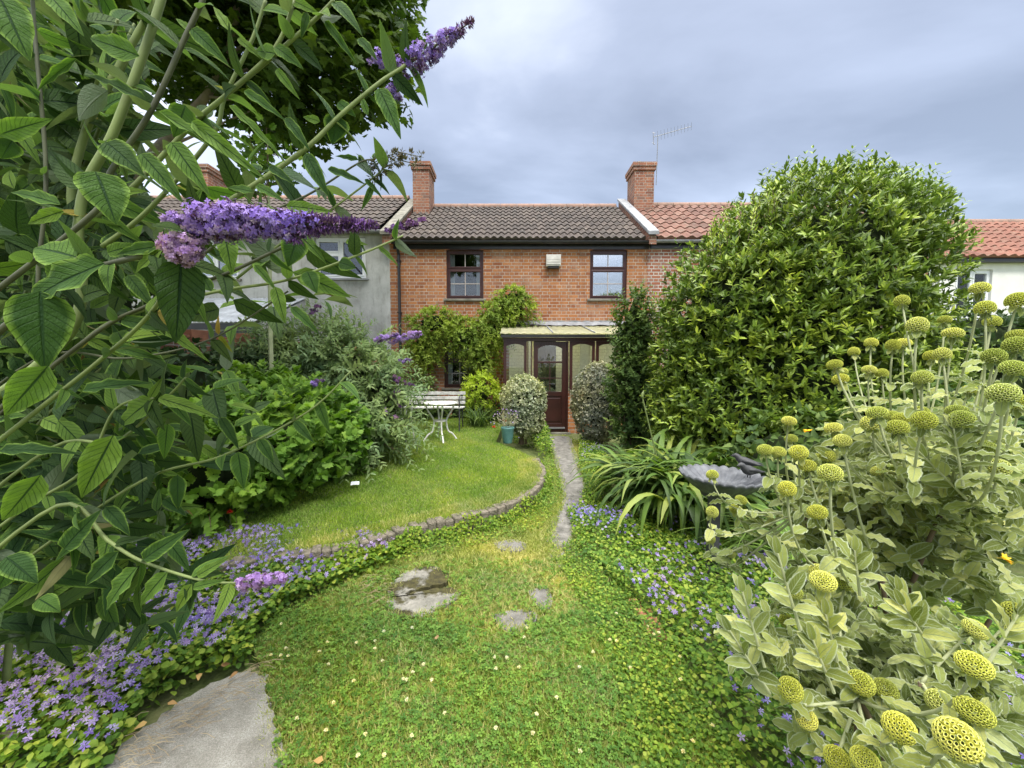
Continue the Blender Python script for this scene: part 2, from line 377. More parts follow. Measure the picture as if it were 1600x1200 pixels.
def rendermat():
    m, N_, L_, p = newmat('grey_render'); b = NB(m); tc_ = b.n('ShaderNodeTexCoord').outputs['Object']; mp_ = b.n('ShaderNodeMapping'); L_.new(tc_, mp_.inputs[0]); mp_.inputs['Scale'].default_value = (2.6, 1, .7)
    c = b.ramp(b.noise(2.0, 9, .62), [(.3, (.30, .30, .275)), (.5, (.44, .44, .41)), (.7, (.55, .55, .52))]); c = b.mix(b.rng(b.noise(3.2, 8, .7, mp_.outputs[0]), .5, .72, 0, .75), c, (.20, .19, .16, 1))
    L_.new(c, p.inputs['Base Color']); p.inputs['Roughness'].default_value = .95; L_.new(b.bump(b.noise(35, 8, .7), .6, .01), p.inputs['Normal']); return m
render_m = rendermat()
white_wall = plain('white_paint_wall', (.78, .77, .72), (.68, .67, .62), 3, .8)
cream = brickmat('cream_painted_brick', [(.80, .77, .58), (.84, .81, .63), (.82, .79, .6)], (.76, .72, .54), dirt=.1)
roof_brown = tilemat('brown_roof_tile', (.040, .029, .022), (.064, .046, .036), (.092, .068, .053), (.16, .135, .10))
roof_red = tilemat('red_pantile', (.13, .058, .038), (.19, .085, .056), (.23, .12, .085), (.16, .14, .10))
roof_red2 = tilemat('bright_red_tile', (.16, .062, .038), (.22, .085, .052), (.25, .11, .07), (.22, .15, .1))
ridge_m = plain('ridge_clay', (.30, .18, .13), (.18, .12, .09), 5, .85, .4)
stone = plain('coping_stone', (.25, .235, .19), (.11, .105, .08), 6, .9, .6)
lead = plain('lead_flashing', (.30, .305, .31), (.17, .175, .18), 6, .6, .3, 0)
black = plain('black_gloss_paint', (.015, .015, .017), (.03, .03, .03), 5, .3, .05)
brown = plain('brown_window_frame', (.055, .018, .014), (.04, .013, .011), 6, .35, .05)
door_m = plain('mahogany_door', (.045, .013, .010), (.026, .009, .007), 5, .3, .1)
white_f = plain('white_plastic', (.82, .83, .84), (.76, .77, .78), 5, .35, .03)
silver = plain('aluminium', (.3, .3, .3), (.2, .2, .2), 9, .5, .1, .5)
white_iron = plain('white_painted_iron', (.74, .73, .68), (.6, .58, .52), 12, .5, .2)
bench_w = plain('weathered_white_wood', (.66, .66, .61), (.32, .31, .27), 13, .7, .4)
cream_box = plain('cream_vent', (.62, .6, .54), (.45, .43, .38), 7, .6, .1)
curtain_m = plain('net_curtain', (.6, .6, .55), (.5, .5, .46), 15, .9, .2)
inside = plain('dark_room', (.03, .03, .032), (.02, .02, .02), 2, .9, 0)
tin = plain('corrugated_sheet', (.42, .45, .48), (.24, .26, .28), 4, .5, .2)
gravel = plain('tarmac_path', (.235, .22, .195), (.10, .095, .08), 14, .95, .9, det=9, dist=.012)
def slabmat():
    m, N_, L_, p = newmat('weathered_concrete'); b = NB(m)
    c = b.ramp(b.noise(6, 10, .7), [(.33, (.24, .225, .18)), (.55, (.44, .415, .35)), (.72, (.55, .525, .46))]); f = b.noise(190, 4, .8); c = b.mix(b.rng(f, .40, .58, .65, 0), c, (.13, .12, .09, 1)); c = b.mix(b.rng(b.noise(2.2, 8, .7), .56, .66, 0, .8), c, (.10, .105, .045, 1))
    c = b.mix(b.rng(b.noise(130, 3, .7), .62, .72, 0, .8), c, (.62, .60, .54, 1))
    L_.new(c, p.inputs['Base Color']); p.inputs['Roughness'].default_value = 1; L_.new(b.bump(b.math('ADD', f, b.math('MULTIPLY', b.noise(18, 8, .7), 2.)), 1., .006), p.inputs['Normal']); return m
slab = slabmat()
soil = plain('soil', (.09, .07, .045), (.05, .045, .025), 7, 1., .8, dist=.03)
moss = plain('moss', (.075, .065, .02), (.04, .03, .015), 30, 1., .9)
bark = plain('pale_bark', (.36, .29, .23), (.2, .17, .13), 9, .85, .5)
bark_d = plain('brown_twig', (.15, .105, .065), (.09, .065, .04), 12, .9, .4)
stem_g = plain('green_stem', (.20, .25, .08), (.13, .16, .055), 14, .6, .1)
stem_d = plain('olive_stem', (.10, .11, .055), (.06, .06, .035), 14, .6, .1)
stem_pale = plain('felted_stem', (.42, .44, .24), (.32, .34, .18), 20, .8, .1)
slate = plain('slate_cast_stone', (.15, .155, .165), (.065, .068, .075), 16, .6, .5)
slate_d = plain('dark_post', (.06, .06, .062), (.035, .035, .037), 12, .6, .3)
pot_m = plain('turquoise_glaze', (.12, .27, .25), (.06, .15, .14), 9, .4, .15)
darkcore = plain('dark_inner_hull', (.028, .042, .015), (.015, .02, .008), 14, 1., .9, spec=.1)  # dark hull that blocks see-through, standing in for the shaded inner leaf mass
def glass(name, refl=.35, tint=(.9, .93, .95)):
    m, N_, L_, p = newmat(name); b = NB(m); N_.remove(p)
    tr = b.n('ShaderNodeBsdfTransparent'); tr.inputs[0].default_value = (*tint, 1); gl = b.n('ShaderNodeBsdfGlossy'); gl.inputs['Roughness'].default_value = .02
    gl.inputs[0].default_value = (1, 1, 1, 1)
    pass
    fr = b.n('ShaderNodeFresnel'); fr.inputs[0].default_value = 1.6
    f = b.rng(fr.outputs[0], 0, 1, refl, 1.); mx = b.n('ShaderNodeMixShader'); L_.new(f, mx.inputs[0]); L_.new(tr.outputs[0], mx.inputs[1]); L_.new(gl.outputs[0], mx.inputs[2])
    L_.new(mx.outputs[0], N_['Material Output'].inputs[0]); return m
glass_m = glass('window_glass', .0); glass_sky = glass('sky_mirroring_glass', .34); glass_clear = glass('clear_glass', .0); glass_dark = glass('dim_glass', .03)  # reflectance tuned per pane to imitate different reflections: sky on one, dark elsewhere
def sheetmat():
    m, N_, L_, p = newmat('yellowed_plastic_sheet'); b = NB(m)
    c = b.ramp(b.noise(3, 6), [(.3, (.72, .70, .50)), (.7, (.93, .91, .72))]); L_.new(c, p.inputs['Base Color']); p.inputs['Roughness'].default_value = .5
    tr = b.n('ShaderNodeBsdfTranslucent'); L_.new(c, tr.inputs[0]); mx = b.n('ShaderNodeMixShader'); mx.inputs[0].default_value = .8
    L_.new(p.outputs[0], mx.inputs[1]); L_.new(tr.outputs[0], mx.inputs[2]); L_.new(mx.outputs[0], N_['Material Output'].inputs[0]); return m
sheet = sheetmat()
def mossy():
    m, N_, L_, p = newmat('mossy_concrete'); b = NB(m)
    c = b.ramp(b.noise(9, 9, .7), [(.35, (.13, .125, .10)), (.62, (.31, .29, .245))]); g = b.ramp(b.noise(26, 6, .7), [(.35, (.03, .026, .01)), (.65, (.085, .075, .022))])
    f = b.rng(b.noise(3.1, 6, .62), .455, .50); L_.new(b.mix(f, c, g), p.inputs['Base Color']); p.inputs['Roughness'].default_value = 1
    h = b.math('ADD', b.math('MULTIPLY', b.noise(45, 6, .7), .5), b.math('MULTIPLY', f, .6)); L_.new(b.bump(h, .9, .012), p.inputs['Normal']); return m
mossy_m = mossy()
def groundmat():
    m, N_, L_, p = newmat('turf_soil'); b = NB(m)
    c = b.ramp(b.noise(3.5, 8, .65), [(.3, (.06, .075, .02)), (.5, (.10, .13, .03)), (.7, (.17, .165, .07))])
    L_.new(c, p.inputs['Base Color']); p.inputs['Roughness'].default_value = 1; L_.new(b.bump(b.noise(30, 8), .8, .03), p.inputs['Normal']); return m
ground_m = groundmat()
# foliage
lf_bud = leafmat('buddleia_leaf', [(.028, .065, .022), (.05, .11, .032), (.08, .16, .042), (.13, .22, .05)], .3, .55, vein=(.025, .055, .022), edge=(.20, .31, .06), back=(.10, .155, .07), bsc=.9)
lf_budy = leafmat('buddleia_leaf_yellowed', [(.16, .19, .04), (.24, .20, .06), (.20, .12, .05)], .3, .7, vein=(.10, .08, .03), back=(.2, .2, .1))
lf_budd = leafmat('buddleia_leaf_dark_and_shaded', [(.03, .065, .025), (.05, .09, .03)], .22, .5, vein=(.013, .03, .014), back=(.16, .2, .13), bsc=1.0)  # darker leaf; on fill leaves the dark colour stands for shade between leaves
lf_bud2 = leafmat('grey_green_leaf', [(.10, .17, .075), (.17, .25, .12), (.24, .33, .16)], .28, .6, back=(.25, .3, .22))
lf_bay = leafmat('glossy_laurel_leaf', [(.035, .065, .012), (.085, .145, .018), (.18, .265, .03), (.33, .42, .055)], .2, .36, spec=.32, back=(.10, .15, .05))
lf_maple = leafmat('maple_leaf', [(.03, .062, .018), (.05, .09, .02), (.085, .14, .025)], .38, .5)
lf_yg = leafmat('bright_lobed_leaf', [(.05, .105, .02), (.10, .20, .032), (.21, .34, .055)], .3, .5)
lf_dark = leafmat('dark_ivy_leaf', [(.022, .045, .02), (.04, .075, .03), (.07, .11, .045)], .18, .4)
lf_wist = leafmat('wisteria_leaf', [(.09, .15, .025), (.16, .24, .04), (.26, .34, .07)], .3, .5)
lf_gold = leafmat('golden_leaf', [(.22, .32, .03), (.32, .42, .05)], .35, .5)
lf_pit = leafmat('cream_edged_leaf', [(.12, .16, .09), (.30, .34, .24), (.56, .59, .49)], .2, .5)
lf_pit2 = leafmat('silvery_leaf', [(.13, .15, .12), (.26, .27, .22), (.42, .42, .36)], .2, .5)
lf_shrub = leafmat('dull_green_leaf', [(.04, .075, .025), (.065, .115, .035), (.12, .18, .05)], .25, .5)
lf_aga = leafmat('strap_leaf', [(.035, .07, .018), (.06, .115, .025), (.10, .18, .035), (.22, .28, .07)], .25, .5, spec=.3)
lf_lily = leafmat('thin_strap_leaf', [(.15, .25, .06), (.22, .34, .09)], .3, .45)
lf_phl = leafmat('felted_sage_leaf', [(.09, .12, .03), (.16, .20, .06), (.25, .30, .105), (.37, .40, .17)], .25, .8, vein=(.26, .30, .16), edge=(.42, .46, .32), back=(.42, .45, .33), spec=.15, nveins=7)
lf_camp = leafmat('bellflower_leaf', [(.05, .11, .022), (.09, .18, .03), (.16, .27, .042), (.27, .34, .065)], .3, .5)
lf_clov = leafmat('clover_leaf', [(.06, .14, .03), (.11, .215, .042), (.18, .30, .06)], .3, .55)
gr_lawn = leafmat('lawn_grass', [(.10, .19, .028), (.155, .26, .04), (.22, .32, .06), (.33, .36, .13)], .35, .6, spec=.2)
gr_dry = leafmat('dry_grass', [(.17, .23, .045), (.26, .31, .09), (.38, .40, .17), (.45, .43, .23)], .3, .7, spec=.2)
pet_p = leafmat('lilac_petal', [(.14, .085, .44), (.23, .15, .62), (.38, .29, .80)], .35, .6)
pet_pk = leafmat('mauve_petal', [(.23, .14, .48), (.34, .22, .64), (.46, .34, .74)], .35, .6)
pet_bud = leafmat('purple_bud', [(.09, .04, .15), (.16, .07, .26), (.2, .13, .2)], .1, .7)
pet_dry = leafmat('faded_bud', [(.12, .10, .08), (.2, .17, .12), (.14, .16, .09)], .1, .8)
pet_c = leafmat('blue_star_petal', [(.15, .105, .42), (.25, .19, .58), (.42, .37, .76)], .35, .6)
pet_w = leafmat('white_petal', [(.62, .6, .5), (.78, .76, .7)], .3, .7)
pet_r = leafmat('red_petal', [(.35, .02, .01), (.5, .03, .02)], .2, .5)
pet_y = leafmat('yellow_petal', [(.75, .45, .03), (.8, .6, .08)], .25, .6)
dead = leafmat('dead_leaf', [(.32, .16, .06), (.42, .3, .14), (.25, .15, .08)], .1, .8)
calyx = leafmat('calyx_cup', [(.42, .47, .11), (.54, .59, .16), (.63, .66, .25)], .25, .75, spec=.15)
calyx_in = plain('calyx_inside', (.20, .22, .05), (.12, .14, .03), 50, .9, 0)

# ------------------------------------------------------------------ ground, path, paving
LZ = 0.18
def ground_z(x, y): return 0.015*np.sin(x*2.1)*np.sin(y*1.7)
xs = np.unique(np.concatenate([np.linspace(-150, -12, 12), np.linspace(-12, 14, 90), np.linspace(14, 150, 12)]))
ys = np.unique(np.concatenate([np.linspace(-60, -4, 8), np.linspace(-4, 16, 80), np.linspace(16, 260, 14)]))
gx, gy = np.meshgrid(xs, ys); gzv = np.where((np.abs(gx) < 12) & (gy < 16) & (gy > -4), ground_z(gx, gy), 0)-.012
nx, ny = len(xs), len(ys)
gf = np.array([(j*nx+i, j*nx+i+1, (j+1)*nx+i+1, (j+1)*nx+i) for j in range(ny-1) for i in range(nx-1)])
struct(mk('ground', np.stack([gx.ravel(), gy.ravel(), gzv.ravel()], 1), gf, ground_m, smooth=True))
# lawn platform
lawn_px = [(836, 716), (846, 735), (838, 757), (795, 785), (720, 806), (640, 822), (560, 846), (470, 862), (345, 880), (330, 840), (360, 795), (420, 755), (500, 722), (590, 690), (560, 665), (640, 652), (760, 652), (786, 664), (775, 690), (805, 702)]
lawn_edge = smoothline([(*G(x, y, LZ)[:2], LZ) for x, y in lawn_px[:9]], 6)
lawn_poly = [tuple(p[:2]) for p in lawn_edge]+GP(lawn_px[9:], LZ)
struct(B().prism(lawn_poly[::-1], -.05, LZ-.006).mk('lawn', ground_m))
# brick edging of the lawn: one thing, of laid stones
def outw(a, b_):
    d = nrm(b_-a); n_ = np.array([-d[1], d[0], 0]); q = (a+b_)/2+n_*.12
    return -n_ if inpoly(np.array([q[0]]), np.array([q[1]]), lawn_poly)[0] else n_
eb = B(); el = lawn_edge; acc = 0; t_edge = np.gradient(el, axis=0)
for i in range(len(el)-1):
    a, b_ = el[i], el[i+1]; d = nrm(b_-a); n_ = outw(a, b_); ln = np.linalg.norm(b_-a); k = max(1, int(round(ln/.24)))
    for j in range(k):
        p0 = a+(b_-a)*(j/k)+d*.0012; p1 = a+(b_-a)*((j+1)/k)-d*.0012; h = LZ+.010+random.uniform(-.010, .004); o_ = random.uniform(-.006, .006)
        w0 = -.06+o_; w1 = .055+o_
        q = [p0+n_*w0, p1+n_*w0, p1+n_*w1, p0+n_*w1]
        if np.cross((q[1]-q[0])[:2], (q[2]-q[0])[:2]) < 0: q = q[::-1]
        eb.add([(v[0], v[1], -.04) for v in q]+[(v[0], v[1], h) for v in q], [(0, 3, 2, 1), (4, 5, 6, 7), (0, 1, 5, 4), (1, 2, 6, 5), (2, 3, 7, 6), (3, 0, 4, 7)])
edge_m = plain('old_edging_brick', (.27, .225, .175), (.095, .09, .055), 16, .95, 1., det=9, dist=.02)
tag(eb.mk('lawn_edging', edge_m, bevel=.012), 'low curved kerb of old bricks along the raised lawn', 'edging')
def flat(name, pts, z, mat, th=.03, noise_=.009):
    pl = smoothline([(*p, 0) for p in (pts+[pts[0]])], 9)[:-1]; pl = [(x+random.gauss(0, noise_), y+random.gauss(0, noise_)) for x, y, _ in pl]
    if sum(pl[i-1][0]*pl[i][1]-pl[i][0]*pl[i-1][1] for i in range(len(pl))) < 0: pl = pl[::-1]
    return B().prism(pl, z-th, z).mk(name, mat)
pth = flat('path', GP([(856, 684), (888, 684), (897, 702), (910, 735), (924, 765), (922, 795), (906, 832), (896, 884), (870, 886), (856, 850), (864, 815), (878, 785), (874, 750), (864, 712)]), .022, gravel, .05); struct(pth)
def slab_thing(name, pts, label, mat=slab, z=.028, **k):
    return tag(flat(name, GP(pts), z, mat, .08, **k), label, 'stone slab')
s0 = slab_thing('paving_slab', [(150, 1215), (250, 1130), (330, 1080), (400, 1058), (415, 1090), (428, 1130), (425, 1230)], 'large pale grey slab in the bottom left corner beside the clover', z=.032)
s1 = slab_thing('paving_slab', [(610, 918), (632, 900), (672, 890), (692, 897), (700, 915), (662, 925), (612, 935)], 'pale half of the split mossy slab, farther from the viewer', mat=mossy_m)
s2 = slab_thing('paving_slab', [(606, 940), (660, 930), (706, 924), (716, 940), (672, 962), (640, 974), (614, 966)], 'nearer half of the split mossy slab', mat=mossy_m)
s3 = slab_thing('paving_slab', [(768, 968), (800, 960), (832, 962), (838, 975), (812, 998), (786, 990)], 'small grey slab half buried in clover, closest to the middle of the lawn', mat=gravel, noise_=.004)
s4 = slab_thing('paving_slab', [(826, 930), (852, 922), (862, 938), (858, 958), (836, 950)], 'small dark slab just behind the half buried slab', mat=gravel, noise_=.002)
s5 = slab_thing('paving_slab', [(772, 853), (800, 848), (822, 855), (812, 866), (784, 864)], 'small slab farthest up the clover, left of the path end', mat=gravel, noise_=.004)
# border brick at the right hand bed
bb = B(); ed = smoothline([(*G(x, y)[:2], 0) for x, y in [(1003, 940), (1016, 958), (1034, 988), (1046, 1010)]], 2)
for i in range(len(ed)-1):
    a, b_ = ed[i], ed[i+1]; d = nrm(b_-a); n_ = np.array([d[1], -d[0], 0]); q = [a+d*.006, b_-d*.006, b_-d*.006+n_*.1, a+d*.006+n_*.1]
    if np.cross((q[1]-q[0])[:2], (q[2]-q[0])[:2]) < 0: q = q[::-1]
    h = .035+random.uniform(-.01, .01)
    bb.add([(v[0], v[1], -.04) for v in q]+[(v[0], v[1], h) for v in q], [(0, 3, 2, 1), (4, 5, 6, 7), (0, 1, 5, 4), (1, 2, 6, 5), (2, 3, 7, 6), (3, 0, 4, 7)])
tag(bb.mk('bed_edging', red_block, bevel=.008), 'few red edging bricks almost buried by bellflowers, right of the clover', 'edging')

# ------------------------------------------------------------------ grass and clover (stuff)
def field(poly, n, T, size, mat_i, z, upr, bias=0, zj=.0, width=1.0):
    q = sample(poly, n, bias); m = len(q)
    d = nrm(np.stack([rng.normal(size=m)*upr, rng.normal(size=m)*upr, np.ones(m)], 1)); nn = nrm(rng.normal(size=(m, 3))+[0, 0, .2])
    pz = z+rng.random(m)*zj
    patch = .5+.5*np.sin(q[:, 0]*3.1+1)*np.cos(q[:, 1]*2.3+.5)+.3*np.sin(q[:, 0]*9+q[:, 1]*7)
    rr = np.clip(.35*patch+.65*rng.random(m), 0, 1)
    v, f, u, r_ = inst(T, np.column_stack([q, pz]), d, nn, size*rng.uniform(.55, 1.3, m), width, rr)
    return (v, f, u, r_, mat_i)
def flatleaves(poly, n, T, size, mat_i, z0, z1, tilt=.35, bias=0, hf=None):
    q = sample(poly, n, bias); m = len(q); nn = nrm(np.column_stack([rng.normal(size=(m, 2))*tilt, np.ones(m)])); a = rng.random(m)*6.28
    d = np.column_stack([np.cos(a), np.sin(a), rng.normal(size=m)*.2]); zz_ = z0+rng.random(m)*(z1-z0)
    if hf is not None: zz_ = zz_*hf(q[:, 0], q[:, 1])
    v, f, u, r_ = inst(T, np.column_stack([q, zz_]), d-(d*nn).sum(1)[:, None]*nn, nn, size*rng.uniform(.6, 1.25, m)); return (v, f, u, r_, mat_i), np.column_stack([q, zz_])
lawn_o = mkleaf('lawn_grass', [field(lawn_poly, 110000, T_BLADE, .028, 0, LZ-.006, .55, bias=3.8, width=2.5),
    field([tuple(p[:2]) for p in smoothline([(*G(x, y, LZ)[:2], 0) for x, y in [(836, 716), (846, 735), (838, 757), (790, 787), (640, 820), (470, 860), (470, 846), (640, 808), (770, 770), (810, 745), (805, 720)]], 3)], 9000, T_BLADE, .04, 1, LZ-.006, .6, width=1.5)], [gr_lawn, gr_dry], smooth=False)
tag(lawn_o, 'short mown grass covering the raised lawn', 'grass', kind='stuff')
clov_px = [(835, 765), (858, 700), (880, 680), (905, 690), (930, 800), (960, 900), (1015, 958), (1045, 1010), (1085, 1075), (1150, 1180), (1180, 1300), (430, 1300), (428, 1120), (412, 1062), (395, 1010), (440, 960), (560, 900), (620, 860), (700, 830), (790, 805)]
cp_ = GP(clov_px); holes = [GP([(858, 684), (884, 684), (903, 735), (913, 765), (908, 795), (893, 832), (888, 860), (870, 845), (870, 815), (884, 785), (878, 750)])]
holes += [GP(h) for h in ([(612, 922), (640, 898), (690, 895), (712, 938), (660, 966), (618, 968)], [(775, 970), (828, 962), (812, 992), (790, 988)], [(832, 932), (852, 926), (858, 948), (840, 948)], [(780, 855), (815, 853), (805, 864)])]
_sample = sample
def sample_h(poly, n, bias=0.0):
    q = _sample(poly, int(n*1.15), bias); ok = np.ones(len(q), bool)
    for h in holes: ok &= ~inpoly(q[:, 0], q[:, 1], h)
    return q[ok]
near = GP([(1015, 958), (1045, 1010), (1085, 1075), (1150, 1180), (1180, 1300), (430, 1300), (428, 1120), (412, 1062), (395, 1010), (440, 960), (600, 965), (780, 1000), (900, 960)])
mid = GP([(395, 1010), (440, 960), (560, 900), (700, 880), (900, 880), (1015, 958), (900, 1010), (600, 1010)])
sample = sample_h
parts = [field(cp_, 80000, T_BLADE, .042, 1, 0, .55, bias=1.8, width=1.6), field(near, 16000, T_BLADE, .05, 0, 0, .55, bias=1.6, width=1.3), field(GP([(620, 850), (700, 830), (790, 805), (850, 760), (880, 800), (860, 850), (905, 880), (940, 930), (900, 975), (780, 960), (730, 900), (640, 880)]), 10000, T_BLADE, .04, 1, .015, .9, width=1.9), field(near, 12000, T_BLADE, .042, 1, .012, .7, bias=1.6, width=1.2)]
c1, _ = flatleaves(near, 7000, T_CLOVER, .0135, 2, .022, .05, bias=1.6); c2, _ = flatleaves(mid, 3500, T_CLOVER, .0135, 2, .02, .045)
c3, _ = flatleaves(GP([(880, 840), (960, 900), (1015, 958), (1085, 1075), (1150, 1180), (1180, 1300), (1000, 1300), (960, 1050), (880, 900)]), 6000, T_ROUND, .017, 3, .02, .06)
c4, _ = flatleaves(GP([(600, 850), (700, 830), (790, 805), (835, 765), (858, 700), (880, 770), (850, 830), (700, 870), (600, 890)]), 5000, T_ROUND, .018, 3, .02, .07)
fl, fp = flatleaves(near, 330, T_ROUND, .001, 4, .05, .075, bias=1.6)
fp = fp[:62]; k = 26; pp = np.repeat(fp, k, 0); dd = rnddir(len(pp)); dd[:, 2] = np.abs(dd[:, 2])
fw = inst(T_DIA, pp, dd, rnddir(len(pp)), .0098, 1.6); parts += [c1, c2, c3, c4, (*fw, 4)]
pe_ = np.array(GP([(858, 690), (868, 715), (876, 750), (880, 782), (866, 812), (858, 850), (872, 882), (892, 880), (902, 832), (918, 795), (920, 765), (906, 735), (894, 702)]))
qq = []
for i in range(len(pe_)-1): qq += [pe_[i]+(pe_[i+1]-pe_[i])*t+rng.normal(size=2)*.022 for t in rng.random(260)]
qq = np.array(qq); mq = len(qq)
parts.append((*inst(T_BLADE, np.column_stack([qq, np.full(mq, .005)]), nrm(rnddir(mq)+[0, 0, 1.2]), rnddir(mq), rng.uniform(.025, .06, mq), 1.4), 1))
parts.append((*inst(T_ROUND, np.column_stack([qq[::2], rng.uniform(.02, .04, len(qq[::2]))]), rnddir(len(qq[::2]))*[1, 1, .2], nrm(rnddir(len(qq[::2]))*.4+[0, 0, 1]), .016), 3))
sl_ = np.concatenate([np.array(GP(h)) for h in ([(428, 1120), (412, 1062), (430, 1200), (425, 1150), (420, 1085)], [(612, 922), (640, 898), (690, 895), (712, 938), (660, 966), (618, 968), (606, 945)], [(775, 970), (828, 962), (812, 992), (790, 988)])])
qq = np.repeat(sl_, 70, 0)+rng.normal(size=(len(sl_)*70, 2))*.028; mq = len(qq)
parts.append((*inst(T_BLADE, np.column_stack([qq, np.full(mq, .01)]), nrm(rnddir(mq)+[0, 0, 1.2]), rnddir(mq), rng.uniform(.03, .055, mq), 1.2), 1))
sample = _sample
tag(mkleaf('clover_turf', parts, [gr_lawn, gr_dry, lf_clov, lf_camp, pet_w], smooth=False), 'rough turf of clover, grass and white clover heads in the foreground', 'clover', kind='stuff')
# plantain-like broad weed rosettes in the foreground turf
def rosette_plant(name, x, y, n, ln, wd, mat, label, cat, elev=(.3, .9), z=0.0, T=T_LEAF, group=None):
    a = rng.random(n)*6.28; el_ = rng.uniform(*elev, n); d = np.column_stack([np.cos(a)*np.cos(el_), np.sin(a)*np.cos(el_), np.sin(el_)])
    up = np.tile([0, 0, 1.], (n, 1)); v = inst(T, np.tile([x, y, z], (n, 1))+rng.normal(size=(n, 3))*[ln*.05, ln*.05, 0], d, up, ln*rng.uniform(.6, 1.1, n), wd)
    return tag(mkleaf(name, [v], [mat]), label, cat, group)
for i, (x, y, lb) in enumerate([(610, 1140, 'tuft of broad grass blades low in the turf, left of centre'), (725, 1010, 'small leafy weed just below the split mossy slab'), (1040, 1180, 'weed rosette at the right end of the clover near the bottom'), (585, 1068, 'grassy weed tuft to the right of the large slab')]):
    g = G(x, y); rosette_plant('turf_weed', g[0], g[1], 14, .09, .6, lf_clov if i != 1 else lf_camp, lb, 'weed', group='weeds in the turf')
# litter: paper scrap, dead leaves
g = G(548, 756, LZ+.045)
tag(mkleaf('paper_scrap', [inst(leaf(3, lambda t: .35, .1, .15, (-1, 0, 1), .5), [g], [[1, .3, .1]], [[0, -.35, 1]], .085)], [white_f]), 'scrap of white paper lying on the grass', 'litter')
for i, (x, y, lb) in enumerate([(312, 1052, 'brown curled leaf above the big slab'), (345, 1040, 'orange brown leaf beside the bellflowers at the slab'), (682, 999, 'yellow fallen leaf on the clover'), (505, 1188, 'pale dead leaf at the bottom of the turf'), (262, 1098, 'dead leaf at the upper edge of the big slab'), (230, 1128, 'dry curled leaf at the left of the big slab'), (372, 1049, 'small tan leaf near the tip of the big slab')]):
    g = G(x, y, .065); tag(mkleaf('fallen_leaf', [inst(T_OV, [g], rnddir(1)*[1, 1, .2], [[random.uniform(-.4, .4), random.uniform(-.6, .2), 1]], .042)], [dead]), lb, 'leaf', 'fallen leaves')
tw = B()
for i in range(170):
    xq = random.uniform(170, 415); g = G(xq, 1195-(xq-170)*.62+random.gauss(0, 16), .055) if i % 4 else G(random.uniform(560, 600), random.uniform(900, 945), .03); a = random.uniform(-.5, 1.2); l_ = random.uniform(.03, .09)
    tw.tube([g, g+np.array([math.cos(a)*l_*.5, math.sin(a)*l_*.5, .008]), g+np.array([math.cos(a)*l_, math.sin(a)*l_, 0])], .0012, 4)
tag(tw.mk('straw_litter', plain('straw', (.42, .34, .2), (.25, .18, .1), 20, .9, 0)), 'dry stalks and straw strewn round the slab edges', 'litter', kind='stuff')

# ------------------------------------------------------------------ houses
WY = 9.6; WT = .25
def facade(b, x0, x1, z0, z1, holes, y=WY, th=WT):
    xs_ = sorted({x0, x1, *[h[0] for h in holes], *[h[1] for h in holes]}); 
    for a, c in zip(xs_[:-1], xs_[1:]):
        mxx = (a+c)/2; hs = sorted([h for h in holes if h[0] < mxx < h[1]], key=lambda h: h[2]); z = z0
        for h in hs:
            if h[2] > z: b.box(a, c, y, y+th, z, h[2])
            z = h[3]
        if z < z1: b.box(a, c, y, y+th, z, z1)
    return b
def tiles(x0, x1, ye, ze, yr, zr, pitch, rows, amp, sharp=1.0, seg=8):
    V = []; F = []; U = []; nxx = int(round((x1-x0)/pitch))*seg+1; s_ = nrm(np.array([0, yr-ye, zr-ze])); n_ = np.array([0, -s_[2], s_[1]]); Ls = math.hypot(yr-ye, zr-ze)
    cx = np.linspace(x0, x1, nxx)
    for r_ in range(rows):
        a0 = r_/rows*Ls-.03; a1 = (r_+1)/rows*Ls
        k = len(V)
        for li, (a, off) in enumerate(((a0, -.005), (a0, .034), (a1, .006))):
            for x_ in cx:
                ph = ((x_-x0)/pitch) % 1
                h = amp*(math.sin(2*math.pi*ph)*.5+.5)**sharp + random.uniform(-.0015, .0015)
                p_ = np.array([x_, ye, ze])+s_*a+n_*(off+(h if li else 0)); V.append(p_); U.append(((x_-x0)/pitch+.25, r_+.5))
        for li in range(2):
            for j in range(nxx-1):
                a = k+li*nxx+j; F.append((a, a+1, a+nxx+1, a+nxx))
    return V, F, U
def roof(parent, x0, x1, ye, ze, yr, zr, mat, pitch=.165, rows=9, amp=.03, sharp=1.0, ridge=True, label=None):
    V, F, U = tiles(x0, x1, ye, ze, yr, zr, pitch, rows, amp, sharp)
    r_ = mk('roof', V, F, mat, parent, uv=U)
    b = B(); b.prism([(ye+.05, ze-.06), (yr, zr-.06), (2*yr-ye-.05, ze-.06), (2*yr-ye-.05, ze-.1), (yr, zr-.12), (ye+.05, ze-.1)], x0, x1, 'x'); b.mk('roof_boards', black, r_)
    if ridge:
        b = B(); n_ = int((x1-x0)/.45)
        for i in range(n_):
            xa = x0+(x1-x0)*i/n_; xb = x0+(x1-x0)*(i+1)/n_-.008; pr = [(yr+.13*math.cos(t), zr-.03+.13*math.sin(t)) for t in np.linspace(0, math.pi, 9)]+[(yr-.1, zr-.04), (yr+.1, zr-.04)]
            b.prism(pr, xa, xb, 'x')
        b.mk('ridge_tile_row', ridge_m, r_)
    return r_
